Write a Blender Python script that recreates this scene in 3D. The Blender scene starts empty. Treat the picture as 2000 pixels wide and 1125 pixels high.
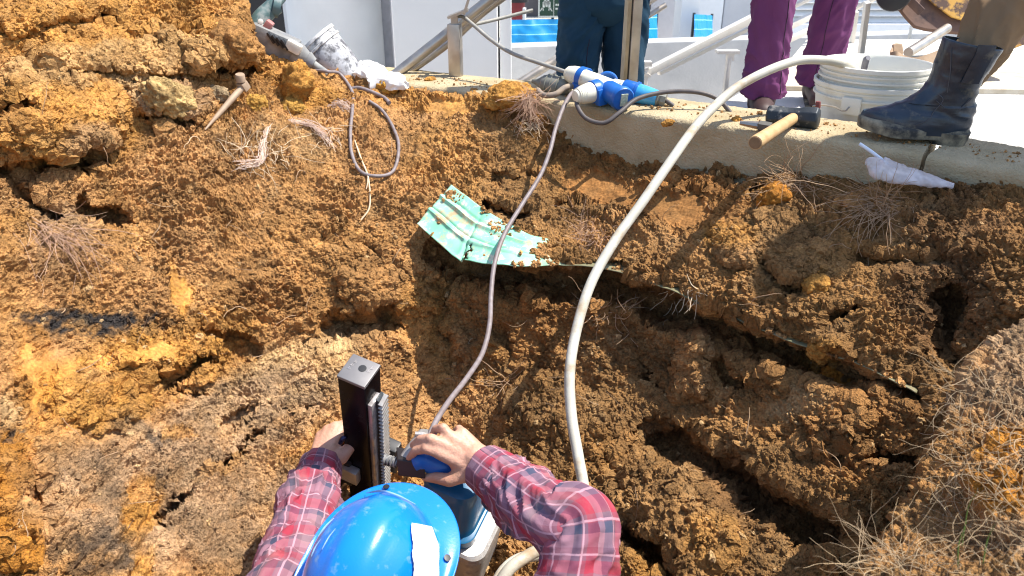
import bpy, bmesh, math, random
import numpy as np
from mathutils import Vector, Matrix

random.seed(7)
S = bpy.context.scene
COL = S.collection

# ---------------------------------------------------------------- camera, sky, sun, exposure
F_PX, PITCH, CAM = 1500.0, math.radians(26.0), Vector((0.0, 0.0, 0.49))
cam_d = bpy.data.cameras.new('camera')
cam = bpy.data.objects.new('camera', cam_d)
COL.objects.link(cam)
cam_d.sensor_width = 36.0
cam_d.lens = 36.0 * F_PX / 2000.0
cam_d.clip_start, cam_d.clip_end = 0.02, 400.0
cam.location = CAM
cam.rotation_euler = (math.pi / 2 - PITCH, 0, 0)
cam_d.dof.use_dof = True
cam_d.dof.focus_distance = 1.8
cam_d.dof.aperture_fstop = 8.0
S.camera = cam

SUN_EL, SUN_DIR = math.radians(61.0), Vector((0.97, 0.10, 0)).normalized()   # horizontal direction towards the sun
w = bpy.data.worlds.new('World'); S.world = w; w.use_nodes = True
nt = w.node_tree
sky = nt.nodes.new('ShaderNodeTexSky'); sky.sky_type = 'NISHITA'; sky.sun_disc = False
sky.sun_elevation = SUN_EL
sky.sun_rotation = math.atan2(SUN_DIR.x, SUN_DIR.y)
nt.links.new(sky.outputs[0], nt.nodes['Background'].inputs[0])
nt.nodes['Background'].inputs[1].default_value = 0.15
sl = bpy.data.lights.new('sun', 'SUN'); sl.energy = 4.5; sl.angle = math.radians(0.5); sl.color = (1.0, 0.95, 0.86)
so = bpy.data.objects.new('sun', sl); COL.objects.link(so)
to_sun = Vector((SUN_DIR.x * math.cos(SUN_EL), SUN_DIR.y * math.cos(SUN_EL), math.sin(SUN_EL)))
so.rotation_euler = to_sun.to_track_quat('Z', 'Y').to_euler()
so.location = to_sun * 20
S.view_settings.view_transform = 'Standard'
S.view_settings.look = 'None'
S.view_settings.exposure = 0.88
S.view_settings.gamma = 1.0
S.cycles.use_denoising = True
S.cycles.use_adaptive_sampling = False
S.cycles.sample_clamp_indirect = 4.0
S.cycles.filter_width = 1.1

# ---------------------------------------------------------------- measuring: photo pixel + distance -> place in the world
FW = np.array((0, math.cos(PITCH), -math.sin(PITCH))); UP = np.array((0, math.sin(PITCH), math.cos(PITCH))); RT = np.array((1.0, 0, 0))
C0 = np.array(CAM)
def V(px, py, d):
    return Vector(C0 + d * (FW + RT * ((px - 1000) / F_PX) + UP * ((562.5 - py) / F_PX)))
def Varr(px, py, d):
    px, py, d = np.broadcast_arrays(px, py, d)
    return C0 + d[..., None] * (FW + RT * (((px - 1000) / F_PX)[..., None]) + UP * (((562.5 - py) / F_PX)[..., None]))
def Vz(px, py, z):
    r = FW + RT * ((px - 1000) / F_PX) + UP * ((562.5 - py) / F_PX)
    return Vector(C0 + r * ((z - C0[2]) / r[2]))
def pix(p):
    q = np.asarray(p) - C0; d = q @ FW
    return 1000 + F_PX * (q @ RT) / d, 562.5 - F_PX * (q @ UP) / d, d

# ---------------------------------------------------------------- noise
_rng = np.random.default_rng(5)
_perm = np.concatenate([_rng.permutation(256)] * 3).astype(np.int32)
_g = _rng.normal(size=(256, 3)).astype(np.float32); _g /= np.linalg.norm(_g, axis=1)[:, None]
def perlin(p):
    p = np.asarray(p, np.float32)
    i = np.floor(p).astype(np.int32); f = p - i; i &= 255
    u = f * f * f * (f * (f * 6 - 15) + 10)
    out = 0
    for dx in (0, 1):
        wx = u[:, 0] if dx else 1 - u[:, 0]
        a = _perm[i[:, 0] + dx]
        for dy in (0, 1):
            wy = u[:, 1] if dy else 1 - u[:, 1]
            b = _perm[a + i[:, 1] + dy]
            for dz in (0, 1):
                wz = u[:, 2] if dz else 1 - u[:, 2]
                g = _g[_perm[b + i[:, 2] + dz]]
                out = out + wx * wy * wz * (g[:, 0] * (f[:, 0] - dx) + g[:, 1] * (f[:, 1] - dy) + g[:, 2] * (f[:, 2] - dz))
    return out * 1.6
def fbm(p, octs=4, gain=0.5):
    s = 0; a = 1.0; p = np.asarray(p, np.float32)
    for k in range(octs):
        s = s + a * perlin(p * (2.03 ** k) + 17.3 * k); a *= gain
    return s
_jit = _rng.random((256, 3)).astype(np.float32)
def worley(p):
    """distance to the nearest cell point, and that cell's random value"""
    p = np.asarray(p, np.float32)
    i = np.floor(p).astype(np.int32); f = p - i
    best = np.full(len(p), 9.0, np.float32); bid = np.zeros(len(p), np.int32); sec = best.copy()
    for dx in (-1, 0, 1):
        a = _perm[(i[:, 0] + dx) & 255]
        for dy in (-1, 0, 1):
            b = _perm[a + ((i[:, 1] + dy) & 255)]
            for dz in (-1, 0, 1):
                h = _perm[b + ((i[:, 2] + dz) & 255)]
                j = _jit[h]
                d = (f[:, 0] - dx - j[:, 0]) ** 2 + (f[:, 1] - dy - j[:, 1]) ** 2 + (f[:, 2] - dz - j[:, 2]) ** 2
                m = d < best
                sec = np.where(m, best, np.minimum(sec, d))
                bid = np.where(m, h, bid); best = np.where(m, d, best)
    return np.sqrt(best), np.sqrt(sec), bid / 255.0
def sstep(a, b, x):
    t = np.clip((x - a) / (b - a), 0, 1); return t * t * (3 - 2 * t)
def seg_dist(px, py, pts):
    """distance to a polyline in pixels and position 0..1 along it"""
    best = np.full(px.shape, 1e9); tt = np.zeros(px.shape); n = len(pts) - 1
    for k in range(n):
        (ax, ay), (bx, by) = pts[k][:2], pts[k + 1][:2]
        vx, vy = bx - ax, by - ay
        t = np.clip(((px - ax) * vx + (py - ay) * vy) / (vx * vx + vy * vy), 0, 1)
        d = np.hypot(px - ax - t * vx, py - ay - t * vy)
        m = d < best; best = np.where(m, d, best); tt = np.where(m, (k + t) / n, tt)
    return best, tt
def tps(ctrl):
    c = np.array(ctrl, float); xy = c[:, :2] / 1000.0; n = len(c)
    def K(r): return np.where(r > 1e-9, r * r * np.log(np.maximum(r, 1e-9)), 0)
    A = np.zeros((n + 3, n + 3)); A[:n, :n] = K(np.linalg.norm(xy[:, None] - xy[None], axis=2)) + np.eye(n) * 2e-3
    A[:n, n] = 1; A[:n, n + 1:] = xy; A[n:, :n] = A[:n, n:].T
    sol = np.linalg.solve(A, np.concatenate([c[:, 2], [0, 0, 0]]))
    def f(px, py):
        x, y = px / 1000.0, py / 1000.0
        out = sol[n] + sol[n + 1] * x + sol[n + 2] * y
        for k in range(n):
            out = out + sol[k] * K(np.hypot(x - xy[k, 0], y - xy[k, 1]))
        return out
    return f

# ---------------------------------------------------------------- object helpers
def tag(o, label=None, cat=None, group=None, kind=None):
    if label: o['label'] = label
    if cat: o['category'] = cat
    if group: o['group'] = group
    if kind: o['kind'] = kind
    return o
def thing(name, label, cat, loc=(0, 0, 0), group=None):
    o = bpy.data.objects.new(name, None); COL.objects.link(o)
    o.location = loc; o.empty_display_size = 0.05
    return tag(o, label, cat, group)
def put(o, parent):
    if parent is not None:
        o.parent = parent
        m = Matrix.Translation(parent.location)
        q = parent.parent
        o.matrix_parent_inverse = m.inverted() if parent.type == 'EMPTY' else Matrix.Identity(4)
    return o
def mesh_np(name, verts, faces, mat, parent=None, smooth=True, uv=None, attrs=None):
    me = bpy.data.meshes.new(name)
    verts = np.asarray(verts, np.float32); faces = np.asarray(faces, np.int32)
    nv, nf, k = len(verts), len(faces), faces.shape[1]
    me.vertices.add(nv); me.vertices.foreach_set('co', verts.ravel())
    me.loops.add(nf * k); me.loops.foreach_set('vertex_index', faces.ravel())
    me.polygons.add(nf); me.polygons.foreach_set('loop_start', np.arange(0, nf * k, k, dtype=np.int32))
    me.polygons.foreach_set('loop_total', np.full(nf, k, np.int32))
    me.polygons.foreach_set('use_smooth', np.full(nf, smooth, bool))
    if uv is not None:
        l = me.uv_layers.new(name='UVMap'); l.data.foreach_set('uv', np.asarray(uv, np.float32)[faces.ravel()].ravel())
    for an, av in (attrs or {}).items():
        a = me.attributes.new(an, 'FLOAT_COLOR' if av.ndim == 2 else 'FLOAT', 'POINT')
        if av.ndim == 2:
            a.data.foreach_set('color', np.concatenate([av, np.ones((len(av), 1))], 1).astype(np.float32).ravel())
        else:
            a.data.foreach_set('value', av.astype(np.float32))
    me.update(); me.validate()
    me.materials.append(mat)
    o = bpy.data.objects.new(name, me); COL.objects.link(o)
    return put(o, parent)
def grid_faces(r, c, wrap=False):
    i = np.arange(r - 1)[:, None]; j = np.arange(c if wrap else c - 1)[None, :]
    a = i * c + j; b = i * c + (j + 1) % c
    return np.stack([a, b, b + c, a + c], -1).reshape(-1, 4)
def spline(pts, n):
    """Catmull-Rom through points (any dimension)"""
    p = np.array([tuple(q) for q in pts], float)
    p = np.vstack([2 * p[0] - p[1], p, 2 * p[-1] - p[-2]])
    m = len(p) - 3
    t = np.linspace(0, m, n); k = np.minimum(t.astype(int), m - 1); f = (t - k)[:, None]
    a, b, c, d = p[k], p[k + 1], p[k + 2], p[k + 3]
    return 0.5 * (2 * b + (c - a) * f + (2 * a - 5 * b + 4 * c - d) * f * f + (3 * b - a - 3 * c + d) * f ** 3)
def frames(path, up=(0, 0, 1)):
    """parallel-transport frames along a path"""
    T = np.gradient(path, axis=0); T /= np.linalg.norm(T, axis=1)[:, None]
    u = np.array(up, float); u = u - T[0] * (u @ T[0])
    if np.linalg.norm(u) < 1e-3: u = np.cross(T[0], (1, 0, 0.3))
    u /= np.linalg.norm(u); U = [u]
    for k in range(1, len(path)):
        u = U[-1] - T[k] * (U[-1] @ T[k]); u /= np.linalg.norm(u); U.append(u)
    U = np.array(U); return T, U, np.cross(T, U)

class MB:
    """collects shapes into one mesh"""
    def __init__(s): s.v, s.f, s.uv, s.sm, s.n = [], [], [], [], 0
    def add(s, verts, faces, smooth=True, uv=None):
        verts = np.asarray([tuple(q) for q in verts] if not isinstance(verts, np.ndarray) else verts, float)
        s.v.append(verts); s.uv.append(np.zeros((len(verts), 2)) if uv is None else uv)
        for fc in faces: s.f.append(tuple(int(i) + s.n for i in fc)); s.sm.append(smooth)
        s.n += len(verts); return s
    def box(s, c, size, M=None, bev=0.0):
        c = Vector(c); hx, hy, hz = [q / 2 for q in size]
        if bev > 0:
            bm = bmesh.new(); bmesh.ops.create_cube(bm, size=1)
            for v in bm.verts: v.co = Vector((v.co.x * size[0], v.co.y * size[1], v.co.z * size[2]))
            bmesh.ops.bevel(bm, geom=bm.edges[:], offset=bev, segments=2, profile=0.6, affect='EDGES')
            bm.verts.index_update()
            vs = [(M @ v.co if M else v.co) + c for v in bm.verts]; fs = [[q.index for q in f.verts] for f in bm.faces]
            bm.free(); return s.add(vs, fs, False)
        vs = [Vector((x, y, z)) for x in (-hx, hx) for y in (-hy, hy) for z in (-hz, hz)]
        vs = [(M @ v if M else v) + c for v in vs]
        return s.add(vs, [(0, 1, 3, 2), (4, 6, 7, 5), (0, 4, 5, 1), (2, 3, 7, 6), (0, 2, 6, 4), (1, 5, 7, 3)], False)
    def beam(s, a, b, wdt, hgt, up=(0, 0, 1), bev=0.0):
        a, b = Vector(a), Vector(b); y = (b - a); L = y.length; y.normalize()
        x = y.cross(Vector(up)).normalized(); z = x.cross(y)
        return s.box((a + b) / 2, (wdt, L, hgt), Matrix((x, y, z)).transposed(), bev)
    def rings(s, centers, U, W, ra, rb, n=16, caps=True, uvscale=None):
        th = np.linspace(0, 2 * np.pi, n, endpoint=False); m = len(centers)
        ra = np.broadcast_to(ra, m); rb = np.broadcast_to(rb, m)
        v = centers[:, None] + U[:, None] * (np.cos(th)[None, :, None] * ra[:, None, None]) + W[:, None] * (np.sin(th)[None, :, None] * rb[:, None, None])
        f = [tuple(q) for q in grid_faces(m, n, True)]
        v = v.reshape(-1, 3)
        if caps: f += [tuple(range(n - 1, -1, -1)), tuple(range((m - 1) * n, m * n))]
        return s.add(v, f)
    def tube(s, pts, r, n=10, seg=None, caps=True, up=(0, 0, 1), flat=1.0):
        path = spline(pts, seg) if seg else np.array([tuple(q) for q in pts], float)
        T, U, W = frames(path, up)
        r = np.interp(np.linspace(0, 1, len(path)), np.linspace(0, 1, len(r)), r) if np.ndim(r) else np.full(len(path), r)
        return s.rings(path, U, W, r, r * flat, n, caps)
    def lathe(s, o, axis, prof, n=32, caps=True, up=None):
        """profile: (distance along the axis, radius)"""
        ax = np.array(Vector(axis).normalized()); u = np.cross(ax, (0.3, 0.9, 0.1) if up is None else np.cross(up, ax)); u /= np.linalg.norm(u); ww = np.cross(ax, u)
        pr = np.array(prof, float); c = np.array(Vector(o)) + ax * pr[:, :1]
        return s.rings(c, np.repeat(u[None], len(pr), 0), np.repeat(ww[None], len(pr), 0), pr[:, 1], pr[:, 1], n, caps)
    def ball(s, c, r, M=None, n=16, m=10):
        r = (r, r, r) if np.isscalar(r) else r
        th = np.linspace(0, 2 * np.pi, n, endpoint=False); ph = np.linspace(0.02, np.pi - 0.02, m)
        v = [Vector((r[0] * math.sin(p) * math.cos(t), r[1] * math.sin(p) * math.sin(t), r[2] * math.cos(p))) for p in ph for t in th]
        v = [(M @ q if M else q) + Vector(c) for q in v]
        f = [tuple(q) for q in grid_faces(m, n, True)] + [tuple(range(n - 1, -1, -1)), tuple(range((m - 1) * n, m * n))]
        return s.add(v, f)
    def prism(s, poly, off):
        """closed polygon of 3-D points pushed along a vector"""
        n = len(poly); off = Vector(off); vs = [Vector(q) for q in poly] + [Vector(q) + off for q in poly]
        return s.add(vs, [tuple(range(n - 1, -1, -1)), tuple(range(n, 2 * n))] + [(i, (i + 1) % n, n + (i + 1) % n, n + i) for i in range(n)], False)
    def sheet(s, P, uv=None, thick=0.0):
        """grid of points (r, c, 3), optionally thickened along its normals"""
        P = np.asarray(P, float); r, c = P.shape[:2]
        f = grid_faces(r, c)
        if not thick: return s.add(P.reshape(-1, 3), f, True, uv)
        N = np.cross(np.gradient(P, axis=0), np.gradient(P, axis=1)); N /= np.linalg.norm(N, axis=2)[..., None] + 1e-12
        Q = P - N * thick; k = r * c
        b = [i * c for i in range(r)]; t = [i * c + c - 1 for i in range(r)]
        rim = list(range(c)) + [i * c + c - 1 for i in range(1, r)] + [(r - 1) * c + j for j in range(c - 2, -1, -1)] + [i * c for i in range(r - 2, 0, -1)]
        fs = [tuple(q) for q in f] + [tuple(k + i for i in q[::-1]) for q in f] + [(rim[i], k + rim[i], k + rim[(i + 1) % len(rim)], rim[(i + 1) % len(rim)]) for i in range(len(rim))]
        return s.add(np.concatenate([P.reshape(-1, 3), Q.reshape(-1, 3)]), fs, True, None if uv is None else np.concatenate([uv, uv]))
    def build(s, name, mat, parent=None, bevel=0.0, sub=0, angle=40):
        me = bpy.data.meshes.new(name)
        me.from_pydata(np.concatenate(s.v).tolist(), [], s.f)
        me.polygons.foreach_set('use_smooth', s.sm)
        uv = np.concatenate(s.uv)
        if np.any(uv):
            l = me.uv_layers.new(name='UVMap'); vi = np.empty(len(me.loops), np.int32); me.loops.foreach_get('vertex_index', vi)
            l.data.foreach_set('uv', uv[vi].astype(np.float32).ravel())
        me.update()
        bm = bmesh.new(); bm.from_mesh(me); bmesh.ops.recalc_face_normals(bm, faces=bm.faces[:]); bm.to_mesh(me); bm.free()
        me.set_sharp_from_angle(angle=math.radians(angle))
        me.materials.append(mat)
        o = bpy.data.objects.new(name, me); COL.objects.link(o)
        if bevel:
            m = o.modifiers.new('bevel', 'BEVEL'); m.width = bevel; m.segments = 2; m.limit_method = 'ANGLE'; m.angle_limit = math.radians(40)
        if sub:
            m = o.modifiers.new('sub', 'SUBSURF'); m.levels = m.render_levels = sub
        return put(o, parent)

# ---------------------------------------------------------------- materials
def node_mat(name):
    m = bpy.data.materials.new(name); m.use_nodes = True
    return m, m.node_tree.nodes, m.node_tree.links, m.node_tree.nodes['Principled BSDF']
def mat(name, col, rough=0.6, metal=0.0, col2=None, scale=30.0, amount=0.5, bump=0.0, bscale=None, dirt=None, dscale=12.0, dlo=0.5, dhi=0.65, coat=0.0, spec=0.5, trans=0.0, sss=0.0):
    """paint/plastic/metal/cloth with mottling, optional dirt patches and fine bump"""
    m, N, L, b = node_mat(name)
    tc = N.new('ShaderNodeTexCoord')
    nz = N.new('ShaderNodeTexNoise'); nz.inputs['Scale'].default_value = scale; nz.inputs['Detail'].default_value = 6
    L.new(tc.outputs['Object'], nz.inputs['Vector'])
    mx = N.new('ShaderNodeMix'); mx.data_type = 'RGBA'
    c2 = col2 if col2 else tuple(c * (1 - 0.35 * amount) for c in col)
    mx.inputs[6].default_value = (*col, 1); mx.inputs[7].default_value = (*c2, 1)
    rp = N.new('ShaderNodeMapRange'); rp.inputs[1].default_value = 0.35; rp.inputs[2].default_value = 0.68
    L.new(nz.outputs[0], rp.inputs[0]); L.new(rp.outputs[0], mx.inputs[0])
    out = mx.outputs[2]
    if dirt:
        n2 = N.new('ShaderNodeTexNoise'); n2.inputs['Scale'].default_value = dscale; n2.inputs['Detail'].default_value = 9; n2.inputs['Roughness'].default_value = 0.65
        L.new(tc.outputs['Object'], n2.inputs['Vector'])
        r2 = N.new('ShaderNodeMapRange'); r2.inputs[1].default_value = dlo; r2.inputs[2].default_value = dhi
        L.new(n2.outputs[0], r2.inputs[0])
        m2 = N.new('ShaderNodeMix'); m2.data_type = 'RGBA'; L.new(r2.outputs[0], m2.inputs[0]); L.new(out, m2.inputs[6]); m2.inputs[7].default_value = (*dirt, 1)
        out = m2.outputs[2]
        rr = N.new('ShaderNodeMix'); rr.data_type = 'FLOAT'; L.new(r2.outputs[0], rr.inputs[0]); rr.inputs[2].default_value = rough; rr.inputs[3].default_value = 0.9
        L.new(rr.outputs[0], b.inputs['Roughness'])
        if metal:
            r3 = N.new('ShaderNodeMix'); r3.data_type = 'FLOAT'; L.new(r2.outputs[0], r3.inputs[0]); r3.inputs[2].default_value = metal; r3.inputs[3].default_value = 0.0
            L.new(r3.outputs[0], b.inputs['Metallic'])
    L.new(out, b.inputs['Base Color'])
    if not dirt:
        b.inputs['Roughness'].default_value = rough
    b.inputs['Metallic'].default_value = metal
    b.inputs['Specular IOR Level'].default_value = spec
    b.inputs['Coat Weight'].default_value = coat
    b.inputs['Transmission Weight'].default_value = trans
    b.inputs['Subsurface Weight'].default_value = sss
    if sss: b.inputs['Subsurface Radius'].default_value = (1, 0.35, 0.2); b.inputs['Subsurface Scale'].default_value = 0.006
    if bump:
        n3 = N.new('ShaderNodeTexNoise'); n3.inputs['Scale'].default_value = bscale or scale * 3; n3.inputs['Detail'].default_value = 5
        L.new(tc.outputs['Object'], n3.inputs['Vector'])
        bp = N.new('ShaderNodeBump'); bp.inputs['Strength'].default_value = bump; bp.inputs['Distance'].default_value = 0.004
        L.new(n3.outputs[0], bp.inputs['Height']); L.new(bp.outputs[0], b.inputs['Normal'])
    return m
# ================================================================ the excavated soil
def soil_material():
    m, N, L, b = node_mat('soil')
    at = N.new('ShaderNodeAttribute'); at.attribute_name = 'soil_colour'
    tc = N.new('ShaderNodeTexCoord')
    n1 = N.new('ShaderNodeTexNoise'); n1.inputs['Scale'].default_value = 160; n1.inputs['Detail'].default_value = 5
    n2 = N.new('ShaderNodeTexNoise'); n2.inputs['Scale'].default_value = 420; n2.inputs['Detail'].default_value = 3
    for n in (n1, n2): L.new(tc.outputs['Object'], n.inputs['Vector'])
    r = N.new('ShaderNodeMapRange'); r.inputs[1].default_value = 0.3; r.inputs[2].default_value = 0.7; r.inputs[3].default_value = 0.62; r.inputs[4].default_value = 1.25
    L.new(n1.outputs[0], r.inputs[0])
    mu = N.new('ShaderNodeVectorMath'); mu.operation = 'SCALE'; L.new(at.outputs['Color'], mu.inputs[0]); L.new(r.outputs[0], mu.inputs['Scale'])
    # pale grit
    g = N.new('ShaderNodeMapRange'); g.inputs[1].default_value = 0.68; g.inputs[2].default_value = 0.74; g.inputs[4].default_value = 0.55
    L.new(n2.outputs[0], g.inputs[0])
    mx = N.new('ShaderNodeMix'); mx.data_type = 'RGBA'; L.new(g.outputs[0], mx.inputs[0]); L.new(mu.outputs[0], mx.inputs[6]); mx.inputs[7].default_value = (0.5, 0.36, 0.2, 1)
    L.new(mx.outputs[2], b.inputs['Base Color'])
    b.inputs['Roughness'].default_value = 0.92; b.inputs['Specular IOR Level'].default_value = 0.25
    sm = N.new('ShaderNodeAttribute'); sm.attribute_name = 'smooth_clay'
    st = N.new('ShaderNodeMapRange'); st.inputs[3].default_value = 0.9; st.inputs[4].default_value = 0.15; L.new(sm.outputs['Fac'], st.inputs[0])
    ad = N.new('ShaderNodeMath'); ad.operation = 'MULTIPLY_ADD'; L.new(n1.outputs[0], ad.inputs[0]); ad.inputs[1].default_value = 1.6; L.new(n2.outputs[0], ad.inputs[2])
    bp = N.new('ShaderNodeBump'); bp.inputs['Distance'].default_value = 0.006; L.new(st.outputs[0], bp.inputs['Strength'])
    L.new(ad.outputs[0], bp.inputs['Height']); L.new(bp.outputs[0], b.inputs['Normal'])
    return m
SOIL = soil_material()

PAL = {'ochre': (0.52, 0.250, 0.055), 'deep': (0.45, 0.180, 0.026), 'tan': (0.45, 0.235, 0.088), 'pale': (0.58, 0.385, 0.185), 'grey': (0.40, 0.255, 0.140),
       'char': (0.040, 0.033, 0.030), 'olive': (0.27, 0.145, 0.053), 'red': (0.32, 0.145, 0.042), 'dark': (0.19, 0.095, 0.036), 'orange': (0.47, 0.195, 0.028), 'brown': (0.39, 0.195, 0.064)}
# patches of different soil, with shade painted into the dark right corner: photo position, half sizes, tilt in degrees, kind, strength
BLOBS = [
 (150, 40, 380, 110, 0, 'ochre', .8), (120, 230, 190, 100, 0, 'ochre', .8), (220, 120, 260, 40, -8, 'pale', .5), (335, 190, 75, 42, 5, 'grey', .8), (270, 165, 60, 30, 0, 'pale', .7),
 (470, 80, 60, 60, 0, 'brown', .6), (560, 160, 110, 32, 25, 'ochre', .7), (20, 240, 50, 25, 0, 'dark', .5), (180, 270, 60, 30, 0, 'grey', .6),
 (620, 190, 60, 30, 20, 'ochre', .7), (850, 200, 160, 26, 6, 'ochre', .7), (520, 290, 140, 60, 0, 'pale', .4), (420, 340, 160, 90, 20, 'tan', .7),
 (110, 470, 90, 80, 0, 'grey', .7), (200, 540, 220, 70, 0, 'tan', .7), (30, 450, 50, 50, 0, 'ochre', .5), (250, 420, 90, 40, 0, 'brown', .8),
 (650, 480, 300, 160, 20, 'brown', .75), (500, 600, 160, 80, 0, 'brown', .6), (640, 380, 260, 60, 15, 'tan', .5),
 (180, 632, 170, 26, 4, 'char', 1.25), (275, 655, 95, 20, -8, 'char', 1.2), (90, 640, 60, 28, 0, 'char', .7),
 (320, 690, 150, 52, 0, 'ochre', 1.1), (190, 770, 140, 78, 0, 'ochre', 1.1), (70, 740, 40, 120, -6, 'orange', .55), (350, 572, 22, 62, -12, 'ochre', 1.2), (440, 640, 70, 40, 0, 'ochre', .6),
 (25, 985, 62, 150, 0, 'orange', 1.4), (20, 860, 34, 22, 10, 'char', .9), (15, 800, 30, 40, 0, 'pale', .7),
 (560, 740, 200, 70, -25, 'pale', .75), (470, 820, 220, 90, -20, 'grey', .9), (250, 980, 220, 150, 0, 'grey', .9), (480, 1010, 160, 120, 0, 'grey', .85),
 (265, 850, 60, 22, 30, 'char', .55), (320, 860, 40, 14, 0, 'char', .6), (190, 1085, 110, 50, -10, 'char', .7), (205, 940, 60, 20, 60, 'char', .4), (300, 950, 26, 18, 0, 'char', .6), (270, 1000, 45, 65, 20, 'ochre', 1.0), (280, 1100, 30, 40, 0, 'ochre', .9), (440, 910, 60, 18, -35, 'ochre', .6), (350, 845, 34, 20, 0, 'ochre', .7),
 (830, 650, 70, 120, 0, 'ochre', .5), (770, 720, 90, 70, 0, 'tan', .8), (900, 840, 110, 110, 0, 'tan', .6), (1000, 1030, 120, 70, 0, 'tan', .8), (1020, 900, 90, 60, 0, 'olive', .8),
 (1180, 372, 85, 38, 6, 'red', 1.5), (1340, 400, 130, 60, 0, 'red', .9), (1250, 330, 180, 22, 10, 'red', .9), (1150, 300, 90, 18, 0, 'red', .7),
 (1230, 470, 140, 40, 5, 'tan', .7), (1380, 560, 180, 45, 25, 'brown', .8), (1440, 480, 60, 40, 0, 'tan', .8), (1540, 480, 90, 80, 0, 'olive', 1.1), (1510, 385, 40, 22, 0, 'ochre', 1.0), (1590, 555, 26, 20, 0, 'ochre', .9), (1420, 460, 60, 25, 0, 'ochre', .7),
 (1650, 420, 130, 60, 0, 'olive', .9), (1700, 400, 90, 25, 0, 'tan', .6), (1880, 440, 130, 80, 0, 'dark', .9), (1960, 400, 60, 30, 0, 'brown', .8), (1850, 590, 120, 110, 0, 'dark', 1.1),  # dark patches here paint the standing person's shade onto the soil
 (1300, 650, 260, 110, 10, 'red', .5), (1080, 640, 120, 90, 0, 'red', .7), (1200, 740, 160, 110, 0, 'olive', .8), (1480, 780, 190, 80, 10, 'brown', .8), (1560, 790, 60, 30, 0, 'pale', .6), (1350, 700, 36, 90, 0, 'tan', .6), (1600, 700, 50, 40, 0, 'ochre', .9),
 (1700, 850, 160, 110, 0, 'red', .6), (1450, 960, 120, 60, 30, 'dark', .8), (1290, 1000, 130, 60, 30, 'olive', .9), (1400, 1060, 60, 60, 0, 'ochre', .4), (1260, 1090, 40, 50, -30, 'ochre', .8),  # the dark patch follows the chasm hollow
]
# scraped, smooth clay
SMOOTH = [(1180, 372, 80, 32, 6), (350, 570, 20, 58, -12), (66, 740, 9, 110, -8), (310, 690, 40, 18, 0), (1330, 410, 70, 30, 0), (110, 715, 50, 36, 0), (200, 850, 24, 14, 0), (880, 210, 50, 20, 0), (60, 940, 10, 100, 0)]
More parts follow.
